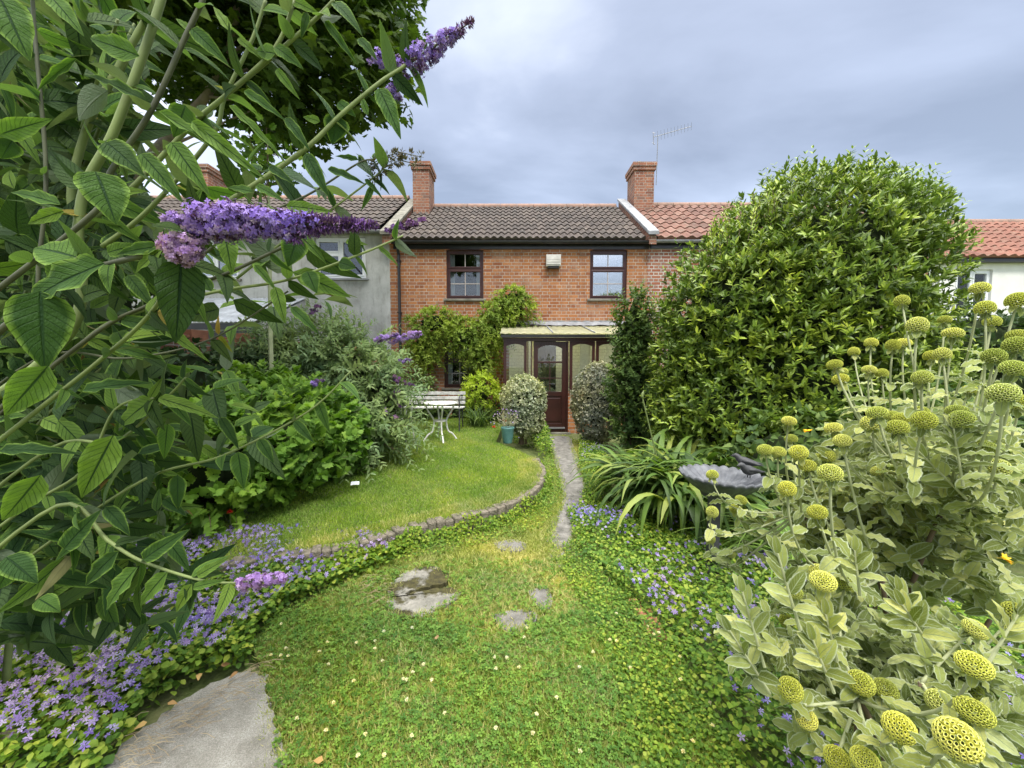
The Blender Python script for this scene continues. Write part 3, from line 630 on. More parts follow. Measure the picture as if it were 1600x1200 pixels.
def win(parent, x0, x1, z0, z1, fm, gm, style='brown', y=WY, sill=True, curtain=False, label=None, fw=.05):
    b = B(); yf = y+.05; yb = y+.11
    b.box(x0, x0+fw, yf, yb, z0, z1).box(x1-fw, x1, yf, yb, z0, z1).box(x0+fw, x1-fw, yf, yb, z0, z0+fw).box(x0+fw, x1-fw, yf, yb, z1-fw, z1)
    g = B(); bars = B(); cz = z0+(z1-z0)*.62
    def sash(a, c, d, e_, s=.035):
        b.box(a, a+s, yf-.012, yb-.01, d, e_).box(c-s, c, yf-.012, yb-.01, d, e_).box(a+s, c-s, yf-.012, yb-.01, d, d+s).box(a+s, c-s, yf-.012, yb-.01, e_-s, e_)
        g.box(a+s-.005, c-s+.005, yf+.02, yf+.026, d+s-.005, e_-s+.005)
        return a+s, c-s, d+s, e_-s
    ix0, ix1, iz0, iz1 = x0+fw, x1-fw, z0+fw, z1-fw
    if style == 'brown':
        b.box(ix0, ix1, yf-.002, yb, cz-.025, cz+.025)
        for (d, e_, rws) in ((iz0, cz-.025, 2), (cz+.025, iz1, 1)):
            a, c, d2, e2 = sash(ix0, ix1, d, e_); mx_ = (a+c)/2; bars.box(mx_-.009, mx_+.009, yf+.008, yf+.036, d2, e2)
            if rws == 2: bars.box(a, c, yf+.006, yf+.037, (d2+e2)/2-.009, (d2+e2)/2+.009)
    elif style == 'white':
        mx_ = (x0+x1)/2; b.box(mx_-.025, mx_+.025, yf-.002, yb, iz0, iz1); b.box(ix0, mx_-.025, yf-.001, yb, cz-.025, cz+.025)
        sash(ix0, mx_-.025, iz0, cz-.025); sash(ix0, mx_-.025, cz+.025, iz1); sash(mx_+.025, ix1, iz0, iz1)
    else:
        mx_ = (x0+x1)/2; b.box(mx_-.02, mx_+.02, yf-.002, yb, iz0, iz1); sash(ix0, mx_-.02, iz0, iz1); sash(mx_+.02, ix1, iz0, iz1)
    o = b.mk('window', fm, parent, bevel=.004)
    if label: o['label'] = label
    g.mk('pane', gm, o)
    if bars.v: bars.mk('glazing_bar', white_f if style != 'brown' else plain('pale_bar', (.45, .40, .36), (.35, .3, .27), 9, .4, 0), o)
    if sill: B().box(x0-.06, x1+.06, y-.06, y+.049, z0-.05, z0-.002).mk('sill', stone if style != 'white' else lead, o, bevel=.005)
    if curtain:
        cb = B()
        for xa, xb in ((ix0, ix0+.13), (ix1-.13, ix1)):
            n_ = 14; pts = [(xa+(xb-xa)*i/n_, yb+.06+.015*math.sin(i*2.2)) for i in range(n_+1)]
            V = [(p[0], p[1], z) for z in (z0+.02, z1-.02) for p in pts]; cb.add(V, [(i, i+1, n_+2+i, n_+1+i) for i in range(n_)])
        cb.mk('curtain', curtain_m, o)
    return o
def room(b, x0, x1, z0, z1, y0, y1):
    b.box(x0, x1, y1, y1+.05, z0, z1).box(x0-.05, x0, y0, y1, z0, z1).box(x1, x1+.05, y0, y1, z0, z1).box(x0, x1, y0, y1, z0-.05, z0).box(x0, x1, y0, y1, z1, z1+.05)
EZ = Z(378, WY); RY = WY+2.55; RZ = Z(324, RY)
HX0, HX1 = X(612, WY), X(1008, WY)
house = thing('brick_cottage', 'middle orange brick cottage with brown windows and a glazed lean-to porch', 'house', (0, WY, 0))
def wb(px0, px1, py0, py1): return (X(px0, WY), X(px1, WY), Z(py1, WY), Z(py0, WY))
wl, wr, wg = wb(699, 756, 391, 467), wb(920, 977, 391, 467), wb(694, 742, 536, 606)
porch_hole = (X(815, WY), X(905, WY), .0, 2.0)
facade(B(), HX0, HX1, -.05, EZ, [wl, wr, wg]).mk('wall', brick, house)
b = B(); room(b, HX0+.05, HX1-.05, .01, EZ-.03, WY+WT+.002, WY+4.6); b.mk('room', inside, house)
win(house, *wl, brown, glass_m, curtain=True, label='brown window above the climber, curtains inside'); win(house, *wr, brown, glass_sky, label='brown window above the porch, reflecting sky'); win(house, *wg, brown, glass_dark, label='ground floor brown window half hidden by the climber', curtain=True)
for q in (wl, wr):
    cx_ = (q[0]+q[1])/2; hw = (q[1]-q[0])/2+.02; arc = [(cx_+hw*t, q[3]+.0+.05*(1-t*t)) for t in np.linspace(-1, 1, 9)]
    top = [(x_*1.0+(x_-cx_)*.08, z_+.2) for x_, z_ in arc[::-1]]
    b = B(); n_ = 8
    for i in range(n_): b.prism([arc[i], arc[i+1], top[n_-i-1], top[n_-i]], WY-.004, WY+.04, 'y')
    b.mk('brick_arch', brick_arch, house)
    B().prism([(q[0], q[3])]+[(a_, c_-.001) for a_, c_ in arc[1:-1]]+[(q[1], q[3])], WY-.006, WY+.03, 'y').mk('arch_infill', brown, house)
rf = roof(house, HX0+.12, HX1-.12, WY-.16, EZ+.02, RY, RZ, roof_brown, amp=.045)
B().box(HX0+.1, HX1+.02, WY-.035, WY-.002, EZ-.17, EZ-.02).mk('fascia', black, house)
b = B(); b.prism([(WY-.15+.06*math.cos(t), EZ-.03+.06*math.sin(t)) for t in np.linspace(math.pi, 2*math.pi, 9)]+[(WY-.10, EZ-.02), (WY-.20, EZ-.02)], HX0+.1, HX1+.02, 'x'); b.mk('gutter', black, house)
xp = X(627, WY); b = B(); b.tube([(xp, WY-.14, EZ-.1), (xp, WY-.12, EZ-.2), (xp, WY-.05, EZ-.32), (xp, WY-.05, .3)], .034, 10)
for z_ in (1.2, 2.6, 3.8): b.box(xp-.05, xp+.05, WY-.09, WY-.003, z_, z_+.03)
b.mk('drainpipe', black, house)
def chimney(parent, x0, x1, y0, y1, z0, z1, pots=1, label=None, capm=None):
    b = B(); b.box(x0, x1, y0, y1, z0, z1-.26).box(x0-.035, x1+.035, y0-.035, y1+.035, z1-.26, z1-.16).box(x0-.06, x1+.06, y0-.06, y1+.06, z1-.16, z1-.05)
    o = b.mk('chimney', brick_c, parent, bevel=.006)
    if label: o['label'] = label
    c = B(); c.add([(x0-.03, y0-.03, z1-.052), (x1+.03, y0-.03, z1-.052), (x1+.03, y1+.03, z1-.052), (x0-.03, y1+.03, z1-.052), (x0+.12, y0+.1, z1+.01), (x1-.12, y0+.1, z1+.01), (x1-.12, y1-.1, z1+.01), (x0+.12, y1-.1, z1+.01)], [(0, 1, 5, 4), (1, 2, 6, 5), (2, 3, 7, 6), (3, 0, 4, 7), (4, 5, 6, 7)]); c.mk('mortar_cap', stone, o)
    xc, yc = (x0+x1)/2, (y0+y1)/2; p = B(); p.lathe([(.09, 0), (.1, .02), (.085, .05), (.085, .09), (.1, .1), (.06, .14), (.001, .15)], (xc-.05, yc, z1-.01), 14); p.mk('chimney_pot', stone, o, smooth=True)
    return o
CY = RY-.7
chimney(house, X(649, CY), X(674, CY), CY, CY+.75, RZ-1.1, Z(250, CY), label='chimney above the left end of the roof')
def parapet(parent, xc, wdt, name='parapet', mat=stone, hz=.16):
    b = B(); y0, z0_ = WY-.30, EZ-.02; b.prism([(y0, z0_+hz-.06), (RY, RZ+hz+.02), (RY, RZ+hz+.09), (y0, z0_+hz+.03)], xc-wdt/2, xc+wdt/2, 'x'); o = b.mk(name, mat, parent, bevel=.01)
    b = B(); b.prism([(y0+.06, z0_-.1), (RY, RZ-.3), (RY, RZ+hz+.018), (y0+.06, z0_+hz-.063)], xc-wdt/2+.04, xc+wdt/2-.04, 'x'); b.mk('parapet_wall', brick_c, o)
parapet(house, HX0+.0, .26); parapet(house, HX1+.04, .24, mat=lead)
b = B(); v = wb(852, 874, 400, 420); b.box(v[0], v[1], WY-.15, WY-.002, v[2]+.04, v[3])
for i in range(4): b.box(v[0]+.01, v[1]-.01, WY-.165+.005*i, WY-.151, v[2]+.07+i*.055, v[2]+.10+i*.055)
vb = b.mk('flue_vent', cream_box, house, bevel=.006); B().box(v[0]+.04, v[1]-.04, WY-.13, WY-.01, v[2]-.0, v[2]+.038).mk('vent_outlet', slate_d, vb)
# porch
PY = 8.1
def px_(x_): return X(x_, PY)
def pz_(y_): return Z(y_, PY)
PX0, PX1 = px_(786), px_(1000); PT = pz_(526)
V = []; nx_ = 120; y0, z0_, y1, z1_ = PY-.14, pz_(521), WY-.01, Z(509, WY)
for (yy, z_) in ((y0, z0_), (y1, z1_)):
    for i in range(nx_+1): V.append((PX0-.05+(PX1-PX0+.15)*i/nx_, yy, z_+.006*math.sin(i*2*math.pi/6)))
V2 = V+[(a, b_, c-.012) for a, b_, c in V]; n1_ = nx_+1
F = [(i, i+1, n1_+i+1, n1_+i) for i in range(nx_)]+[(2*n1_+i, 3*n1_+i, 3*n1_+i+1, 2*n1_+i+1) for i in range(nx_)]+[(i, 2*n1_+i, 2*n1_+i+1, i+1) for i in range(nx_)]
pr = mk('porch_roof', V2, F, sheet, house)
b = B()
for xx in (865, 930): 
    xa = X(xx-2, PY-.1); b.add([(xa-.012, y0, z0_+.004), (xa+.012, y0, z0_+.004), (xa+.012, y1, z1_+.004), (xa-.012, y1, z1_+.004), (xa-.012, y0, z0_+.022), (xa+.012, y0, z0_+.022), (xa+.012, y1, z1_+.022), (xa-.012, y1, z1_+.022)], [(0, 3, 2, 1), (4, 5, 6, 7), (0, 1, 5, 4), (1, 2, 6, 5), (2, 3, 7, 6), (3, 0, 4, 7)])
b.mk('roof_glazing_strip', lead, pr)
V = [(PX0-.05+(PX1-PX0+.15)*i/40, WY-.012 if j else WY-.2, z1_+(.09 if j == 1 else .11 if j == 2 else -.005)+random.uniform(-.01, .01)) for j in (0, 1, 2) for i in range(41)]
V = [(x_, (WY-.22 if k < 41 else WY-.016), z_) for k, (x_, y_, z_) in enumerate(V)]
mk('lead_flashing', V, [(j*41+i, j*41+i+1, (j+1)*41+i+1, (j+1)*41+i) for j in (0, 1) for i in range(40)], lead, house)
B().box(PX0-.04, PX1+.08, PY-.13, PY-.05, PT-.02, z0_-.03).mk('porch_gutter', black, house)
B().box(PX0, PX1, PY-.03, PY+.05, PT-.09, PT-.022).mk('porch_beam', brown, house, bevel=.004)
ztop = PT-.092; zs = pz_(612)
facade(B(), PX0, px_(831), -.03, zs, [], PY-.01, .11).mk('porch_base_wall', brick, house)
facade(B(), px_(888), PX1, -.03, zs, [], PY-.01, .11).mk('porch_base_wall', brick, house)
facade(B(), PX0-.0, PX0+.1, -.03, zs, [], PY+.101, WY-PY-.103).mk('porch_side_wall', brick, house)
def pwin(a, c, label=None):
    x0, x1 = px_(a), px_(c); b = B(); s = .055; z0 = zs+.04
    b.box(x0, x0+s, PY-.02, PY+.045, z0, ztop).box(x1-s, x1, PY-.02, PY+.045, z0, ztop).box(x0+s, x1-s, PY-.02, PY+.045, z0, z0+s).box(x0+s, x1-s, PY-.02, PY+.045, ztop-s, ztop)
    if x1-x0 > .3:
        cx_ = (x0+x1)/2; hw = (x1-x0)/2-s; arc = [(cx_+hw*t, ztop-s-.045*t*t) for t in np.linspace(-1, 1, 9)]
        for i in range(8): b.prism([arc[i], arc[i+1], (arc[i+1][0], ztop-s+.001), (arc[i][0], ztop-s+.001)], PY-.017, PY+.04, 'y')
    o = b.mk('porch_window', brown, house, bevel=.003); B().box(x0+s-.005, x1-s+.005, PY+.01, PY+.016, z0+s-.005, ztop-s+.005).mk('pane', glass_clear, o)
    B().box(x0-.0, x1+.0, PY-.06, PY-.012, zs+.005, zs+.038).mk('sill', stone, o)
pwin(787, 823); pwin(890, 929); pwin(931, 966); pwin(968, 1000)
x0, x1 = px_(824), px_(831); b = B().box(x0, x0+.02, PY-.02, PY+.04, 0, ztop).box(x1-.02, x1, PY-.02, PY+.04, 0, ztop); o = b.mk('door_side_light', brown, house); B().box(x0+.02, x1-.02, PY, PY+.006, .1, ztop).mk('pane', glass_clear, o)
b = B(); zt = PT-.095; xa, xb = px_(831.5), px_(888)
D0, D1 = xa+.03, xb-.045; b.box(xb-.04, xb, PY-.02, PY+.05, 0, zt)   # jamb
s = .085; zt2 = zt-.005; yd0, yd1 = PY-.015, PY+.03; zk = pz_(612); zm = pz_(566)
b.box(D0, D0+s, yd0, yd1, .03, zt2).box(D1-s, D1, yd0, yd1, .03, zt2).box(D0+s, D1-s, yd0, yd1, .03, .2).box(D0+s, D1-s, yd0, yd1, zk-.09, zk).box(D0+s, D1-s, yd0, yd1, zm-.02, zm+.02)
cx_ = (D0+D1)/2; hw = (D1-D0)/2-s; arc = [(cx_+hw*t, zt2-.07-.07*t*t) for t in np.linspace(-1, 1, 11)]
for i in range(10): b.prism([arc[i], arc[i+1], (arc[i+1][0], zt2), (arc[i][0], zt2)], yd0, yd1, 'y')
dr = b.mk('door', door_m, house, bevel=.004)
B().box(D0+s, D1-s, yd0+.014, yd1-.01, .201, zk-.091).mk('door_panel', door_m, dr)
B().box(D0+s+.03, D1-s-.03, yd0+.006, yd0+.02, .24, zk-.13).mk('door_panel', door_m, dr, bevel=.01)
B().box(D0+s-.003, D1-s+.003, yd0+.02, yd0+.026, zk, zt2-.04).mk('pane', glass_dark, dr)
B().box(cx_-.008, cx_+.008, yd0+.01, yd0+.034, zk, zm-.02).box(D0+s, D1-s, yd0+.011, yd0+.033, (zk+zm)/2-.03, (zk+zm)/2-.014).mk('glazing_bar', brown, dr)
b = B().tube([(D0+.04, yd0-.035, zk-.1), (D0+.13, yd0-.035, zk-.1)], .008, 8).box(D0+.03, D0+.055, yd0-.006, yd0-.001, zk-.16, zk-.02).tube([(D0+.043, yd0-.004, zk-.1), (D0+.043, yd0-.035, zk-.1)], .007, 8); b.mk('door_handle', silver, dr)
B().box(D0+.02, D1-.02, yd0-.03, yd0-.002, .10, .13).mk('weather_bar', silver, dr)
B().box(xa-.05, xb+.05, PY-.12, PY-.022, -.02, .028).mk('doorstep', stone, house, bevel=.01)
# cream inner porch wall with dark opening behind the door
facade(B(), PX0+.11, PX1, 0, z1_-.03, [(px_(836)*1.1, px_(872)*1.12, 0, 1.98), (X(905, WY), X(921, WY), 1.0, 1.9)], WY-.08, .07).mk('porch_inner_wall', cream, house)
B().box(px_(836)*1.1, px_(872)*1.12, WY-.06, WY-.012, .02, 1.98).mk('inner_door', inside, house)
B().box(X(905, WY), X(921, WY), WY-.05, WY-.012, 1.0, 1.9).mk('inner_notice_board', curtain_m, house)
# left rendered house
LX0 = X(150, WY)-1.5; LX1 = HX0-.002
EZ2 = Z(360, WY); RZ2 = Z(311, RY)
hl = thing('rendered_house', 'grey rendered house with a white window, left of the brick cottage', 'house', (-7, WY, 0))
w1, w2 = wb(497, 575, 371, 435), wb(305, 380, 372, 436)
facade(B(), LX0, LX1, -.05, EZ2, [w1, w2]).mk('wall', render_m, hl)
b = B(); room(b, LX0+.05, LX1-.05, .01, EZ2-.03, WY+WT+.002, WY+4.6); b.mk('room', inside, hl)
win(hl, *w1, white_f, glass_m, 'white', label='white window nearest the brick cottage', fw=.06); win(hl, *w2, white_f, glass_m, 'plain', label='grey framed window behind the purple flower spike')
roof(hl, LX0, LX1-.14, WY-.14, EZ2+.02, RY, RZ2, roof_brown, rows=8)
b = B(); b.prism([(WY-.14+.06*math.cos(t), EZ2-.05+.06*math.sin(t)) for t in np.linspace(math.pi, 2*math.pi, 9)]+[(WY-.09, EZ2-.04), (WY-.19, EZ2-.04)], LX0, LX1-.1, 'x'); b.mk('gutter', lead, hl)
CX = RY-.2; chimney(hl, X(322, CX), X(350, CX), CX-.3, CX+.5, RZ2-.8, Z(262, CX), label='wide chimney half hidden by the tree')
# lean-to of corrugated sheet
b = B(); xa, xb = X(230, 8.2), X(432, 8.3); V = []; n_ = 150
for (yy, z_) in ((7.6, Z(503, 7.6)), (WY-.01, Z(466, WY))):
    for i in range(n_+1): V.append((xa+(xb-xa)*i/n_, yy, z_+.012*math.sin(i*math.pi/2.5)))
cs = mk('corrugated_roof', V, [(i, i+1, n_+2+i, n_+1+i) for i in range(n_)], tin, hl)
B().box(xa, xb, 7.63, 7.68, Z(503, 7.6)-.14, Z(503, 7.6)-.02).mk('eaves_board', black, cs)
B().box(xa, xb, 7.7, 7.76, 0, Z(503, 7.6)-.16).mk('lean_to_wall', black, hl)
b = B(); b.prism([(7.8, 0), (WY-.004, 0), (WY-.004, Z(466, WY)-.03), (7.8, Z(503, 7.6)-.03)], xb-.08, xb-.02, 'x'); b.mk('lean_to_side_wall', render_m, hl)
# right brick house
hr = thing('brick_house', 'brick house with an orange pantile roof and a television aerial, behind the big laurel', 'house', (6, WY, 0))
RX0, RX1 = HX1+.004, X(1440, WY)
facade(B(), RX0, RX1, -.05, EZ, []).mk('wall', brick_b, hr)
rr_ = roof(hr, RX0+.16, RX1, WY-.16, EZ+.03, RY, Z(322, RY), roof_red, pitch=.24, rows=8, amp=.05)
B().box(RX0+.04, RX1, WY-.035, WY-.003, EZ-.16, EZ-.03).mk('fascia', black, hr)
b = B(); b.prism([(WY-.15+.055*math.cos(t), EZ-.01+.055*math.sin(t)) for t in np.linspace(math.pi, 2*math.pi, 9)]+[(WY-.11, EZ), (WY-.19, EZ)], RX0+.04, RX1, 'x'); b.mk('gutter', lead, hr)
CY2 = RY-.6; chimney(hr, X(986, CY2), X(1016, CY2), CY2, CY2+.7, RZ-1.2, Z(251, CY2), label='chimney carrying the aerial mast')
b = B(); mx0, mz1 = X(1018, CY2), Z(213, CY2); my = CY2-.05
b.tube([(mx0, my, Z(290, CY2)), (mx0+.02, my, mz1-.05)], .011, 6)
p0 = np.array([X(1012, CY2), my, Z(216, CY2)]); p1 = np.array([X(1069, CY2), my, Z(199, CY2)]); b.tube([p0, p1], .007, 6)
for t in np.linspace(.12, 1, 11):
    q = p0+(p1-p0)*t; d = nrm(np.array([-(p1-p0)[2], 0, (p1-p0)[0]])); h = .11-.03*t; b.tube([q-d*h+[0, .05, 0], q+d*h-[0, .05, 0]], .0035, 5)
for dz in (-.09, .09): b.tube([p0+[.02, -.1, dz*1.6-.1], p0+[.05, .2, dz*1.6+.1]], .008, 5)
b.tube([p0+[.02, 0, -.2], p0+[0, 0, .12]], .009, 5)
b.mk('aerial', silver, hr)
# far right white house
hw_ = thing('white_house', 'white painted house with a bright red tiled roof at the far right', 'house', (11, WY, 0))
EZ3 = Z(406, WY); RZ3 = Z(348, RY); wx = wb(1484, 1540, 421, 500)
facade(B(), RX1+.005, 17, -.05, EZ3, [wx]).mk('wall', white_wall, hw_)
b = B(); room(b, RX1+.06, 16.9, .01, EZ3-.03, WY+WT+.002, WY+4.6); b.mk('room', inside, hw_)
ww = win(hw_, *wx, white_f, glass_m, 'single', label=None, fw=.055)
cb = B(); V = []; n_ = 60
for z_ in (wx[2]+.05, wx[3]-.05):
    for i in range(n_+1): V.append((wx[0]+.06+(wx[1]-wx[0]-.12)*.8*i/n_, WY+.16+.015*math.sin(i*1.1), z_))
cb.add(V, [(i, i+1, n_+2+i, n_+1+i) for i in range(n_)]).mk('curtain', curtain_m, ww)
roof(hw_, RX1+.01, 17, WY-.16, EZ3+.03, RY, RZ3, roof_red2, pitch=.24, rows=9, amp=.05)
B().box(RX1+.03, 17, WY-.15, WY-.003, EZ3-.08, EZ3-.005).mk('fascia', black, hw_)
# boundary wall on the left with red blocks on top
gw = thing('garden_wall', 'old red brick boundary wall behind the ivy on the left', 'wall', (-3.7, 6, 0))
wd = np.array([1.30, 6.0]); wd /= np.linalg.norm(wd); b = B()
def wallbox(b, s0, s1, t0, t1, z0, z1, o=(-4.35, 3.4)):
    n_ = np.array([wd[1], -wd[0]]); q = [np.array(o)+wd*s0+n_*t0, np.array(o)+wd*s1+n_*t0, np.array(o)+wd*s1+n_*t1, np.array(o)+wd*s0+n_*t1]
    if np.cross(q[1]-q[0], q[2]-q[0]) < 0: q = q[::-1]
    b.add([(*p, z0) for p in q]+[(*p, z1) for p in q], [(0, 3, 2, 1), (4, 5, 6, 7), (0, 1, 5, 4), (1, 2, 6, 5), (2, 3, 7, 6), (3, 0, 4, 7)])
wallbox(b, -2.5, 6.1, 0, .22, 0, 1.72); b.mk('brickwork', brick_c, gw)
s_ = -2.5; b = B()
while s_ < 6.0:
    if random.random() < .72: wallbox(b, s_, s_+.215, .02, .2, 1.722, 1.722+random.choice((.075, .075, .14)))
    s_ += .235
b.mk('loose_brick_course', red_block, gw, bevel=.006)

# ------------------------------------------------------------------ garden furniture
bt = thing('garden_bench', 'white slatted garden bench standing by the house behind the round table', 'bench', (-1.5, 7.6, LZ))
BX0, BX1 = X(632, 7.7), X(726, 7.7); BY = 7.75
zt_ = Z(611, 7.8)
for i in range(3): B().box(BX0, BX1, BY+.02+.02*i-.02, BY+.045+.02*i-.02, zt_-.25+i*.088, zt_-.25+i*.088+.062).mk('slat', bench_w, bt, bevel=.005)
for i in range(5): B().box(BX0, BX1, BY-.42+i*.085, BY-.42+i*.085+.06, LZ+.42-.006*i, LZ+.445-.006*i).mk('slat', bench_w, bt, bevel=.005)
for x_ in (BX0+.06, BX1-.06, (BX0+BX1)/2):
    b = B(); b.tube([(x_, BY+.04, LZ+.40), (x_, BY+.065, zt_)], .012, 8); b.tube([(x_, BY-.43, LZ+.405), (x_, BY+.04, LZ+.395)], .012, 8); b.mk('bracket', slate_d, bt)
    if abs(x_-(BX0+BX1)/2) > .1:
        for y_ in (BY-.4, BY+.03): B().tube([(x_, y_, LZ+.40), (x_, y_+(.04 if y_ > BY-.1 else -.04), LZ)], [.014, .011], 8).mk('leg', slate_d, bt)
        B().tube(smoothline([(x_, BY+.05, LZ+.62), (x_, BY-.2, LZ+.65), (x_, BY-.42, LZ+.60), (x_, BY-.4, LZ+.41)], 5), .013, 8).mk('armrest', slate_d, bt)
TX, TY = X(687, 6.5), 6.5
tt = thing('garden_table', 'small round white iron table with splayed curved legs on the lawn', 'table', (TX, TY, LZ))
ztab = Z(629, TY)
B().lathe([(.001, ztab-.018), (.26, ztab-.018), (.275, ztab-.012), (.275, ztab+.0), (.26, ztab+.004), (.001, ztab+.004)], (TX, TY, 0), 36).mk('tabletop', white_iron, tt)
B().lathe([(.001, ztab-.31), (.09, ztab-.31), (.1, ztab-.305), (.1, ztab-.29), (.09, ztab-.285), (.001, ztab-.285)], (TX, TY, 0), 24).mk('shelf', white_iron, tt)
for i in range(4):
    a = R(20+i*90); c, s_ = math.cos(a), math.sin(a); pts = smoothline([(r_*c+TX, r_*s_+TY, z_) for r_, z_ in ((.235, ztab-.02), (.20, ztab-.12), (.125, ztab-.24), (.10, ztab-.32), (.13, ztab-.47), (.20, LZ+.1), (.27, LZ+.0))], 4)
    B().tube(pts, .0135, 8).mk('leg', white_iron, tt)
CXx, CYy = X(612, 5.9), 6.0
ch = thing('garden_chair', 'white metal garden chair half hidden in the purple flowered shrub', 'chair', (CXx, CYy, LZ))
b = B()
for i in range(7): b.box(CXx-.2+i*.06, CXx-.2+i*.06+.045, CYy-.2, CYy+.2, LZ+.43, LZ+.445)
b.mk('seat', white_iron, ch)
for sx in (-.2, .2):
    for sy in (-.2, .2): B().tube([(CXx+sx, CYy+sy, LZ+.44), (CXx+sx*1.2, CYy+sy*1.2, LZ)], .013, 8).mk('leg', white_iron, ch)
    B().tube(smoothline([(CXx+sx, CYy+.2, LZ+.85), (CXx+sx*1.05, CYy+.0, LZ+.66), (CXx+sx, CYy-.2, LZ+.44)], 5), .012, 8).mk('armrest', white_iron, ch)
b = B().tube(smoothline([(CXx-.2, CYy+.2, LZ+.44), (CXx-.2, CYy+.24, LZ+.8), (CXx, CYy+.26, LZ+.93), (CXx+.2, CYy+.24, LZ+.8), (CXx+.2, CYy+.2, LZ+.44)], 6), .013, 8)
for i in range(4): b.tube([(CXx-.12+i*.08, CYy+.21, LZ+.45), (CXx-.12+i*.08, CYy+.25, LZ+.88)], .007, 6)
b.mk('backrest', white_iron, ch)
# pot
pg = G(793, 694, LZ); pt = thing('plant_pot', 'turquoise glazed pot with a grey leaved plant on the corner of the lawn', 'plant pot', (pg[0], pg[1]+.1, LZ)); pcx, pcy = pg[0], pg[1]+.1
B().lathe([(.001, 0), (.068, 0), (.072, .01), (.092, .13), (.1, .22), (.106, .235), (.106, .255), (.092, .255), (.086, .24), (.001, .235)], (pcx, pcy, LZ), 28).mk('pot', pot_m, pt, smooth=True)
m = 260; a = rng.random(m)*6.28; el_ = rng.uniform(.2, 1.4, m); d = np.column_stack([np.cos(a)*np.cos(el_), np.sin(a)*np.cos(el_), np.sin(el_)])
pl_ = inst(T_LEAF, np.tile([pcx, pcy, LZ+.26], (m, 1))+d*rng.random(m)[:, None]*.22+[0, 0, 0], nrm(d+rnddir(m)*.4), rnddir(m), .06, .6)
fl_ = inst(T_FLORET, np.tile([pcx, pcy, LZ+.28], (40, 1))+nrm(rnddir(40)+[0, 0, .9])*.27, rnddir(40), np.tile([0, -.7, .7], (40, 1)), .012)
mkleaf('foliage', [pl_, (*fl_, 1)], [lf_pit2, pet_pk], pt)
rfp = G(771, 668, LZ)
def flowerhead(name, c, r, mat, n=14, T=T_OV, parent=None):
    d = nrm(rnddir(n)*[1, 1, .6]+[0, -.1, .5]); return inst(T, np.tile(c, (n, 1)), d, nrm(rnddir(n)*.3+[0, 0, 1]), r)
zc_ = Z(668, pcy-.05); cc = np.array([X(771, pcy-.05), pcy-.05, zc_])
rb = thing('red_flower', 'single red flower leaning out beside the turquoise pot', 'flower', (cc[0], cc[1], LZ))
mkleaf('petal_cluster', [flowerhead('x', cc, .045, pet_r)], [pet_r], rb); B().tube(bez((pcx-.03, pcy-.02, LZ+.27), (pcx-.1, pcy-.03, zc_+.05), cc), .003, 5).mk('stem', stem_g, rb)

# ------------------------------------------------------------------ birdbath
bp = G(1118, 893); bx, by = bp[0], bp[1]+.05; bzt = Z(742, by)
bd = thing('birdbath', 'dark cast birdbath shaped like a scallop shell on a square post', 'birdbath', (bx, by, 0))
B().box(bx-.033, bx+.033, by-.033, by+.033, -.02, bzt-.16).box(bx-.075, bx+.075, by-.075, by+.075, -.02, .04).box(bx-.065, bx+.065, by-.065, by+.065, bzt-.161, bzt-.12).mk('post', slate_d, bd, bevel=.006)
cxb = X(1133, by); V = []; nr, na = 14, 208; hx, hy = .285, .25
def shellz(r_, th): return bzt-.10*(1-r_**2.2)+.013*r_*abs(math.sin(th*13))+(.012*math.cos(th))*r_
for side_ in (0, 1):
    for i in range(nr+1):
        for j in range(na):
            r_ = i/nr; th = 2*math.pi*j/na; sc = 1+.035*(abs(math.sin(th*13))-.5)*r_**4; V.append((cxb-hx*r_*sc*math.cos(th)*(1 if side_ == 0 else .98), by+hy*r_*sc*math.sin(th), shellz(r_, th)-.022*side_-.05*side_*(1-r_)))
F = []; k = (nr+1)*na
for i in range(nr):
    for j in range(na):
        a = i*na+j; b_ = i*na+(j+1) % na; F += [(a, a+na, b_+na, b_), (k+a, k+b_, k+b_+na, k+a+na)]
F += [(nr*na+j, k+nr*na+j, k+nr*na+(j+1) % na, nr*na+(j+1) % na) for j in range(na)]
mk('shell_bowl', V, F, slate, bd, smooth=True)
def bird(c, yaw, s=1.0):
    # small cast bird: body with neck, head, beak and tail as one lofted surface
    ax = [(-.085, .0, .004), (-.06, .002, .010), (-.035, .006, .02), (-.005, .01, .029), (.02, .018, .028), (.036, .030, .020), (.046, .042, .0175), (.056, .047, .016), (.066, .046, .010), (.078, .043, .003), (.084, .042, .001)]
    b = B(); pts = np.array([(a, 0, z) for a, z, r_ in ax])*s; rad = [r_*s for *_, r_ in ax]
    cy, sy = math.cos(yaw), math.sin(yaw); pts = np.array([(p[0]*cy, p[0]*sy, p[2]) for p in pts])+c
    t = np.linspace(0, 1, len(ax)); b.tube(pts, rad, 12)
    for si in (-1, 1):   # wings
        o_ = np.array([-sy, cy, 0])*si*.024*s; q = [c+np.array([p*cy, p*sy, z])*s+o_ for p, z in ((.02, .022), (-.02, .018), (-.06, .006), (-.095, .004))]; b.tube(q, [.008*s, .012*s, .008*s, .002*s], 8)
    for si in (-1, 1):
        o_ = np.array([-sy, cy, 0])*si*.01*s; b.tube([c+o_, c+o_+[0, 0, -.035*s]], .003*s, 6)
    return b
for (xx, yy_, ya, lb) in ((1166, .02, 2.7, 'cast bird farther back on the rim'), (1172, -.09, 3.3, 'nearer cast bird looking into the bowl')):
    bo = bird(np.array([X(xx+4, by+yy_), by+yy_, bzt+.075 if yy_ > 0 else bzt+.045]), ya, 1.15).mk('bird_figure', slate_d, bd, smooth=True); bo['label'] = lb

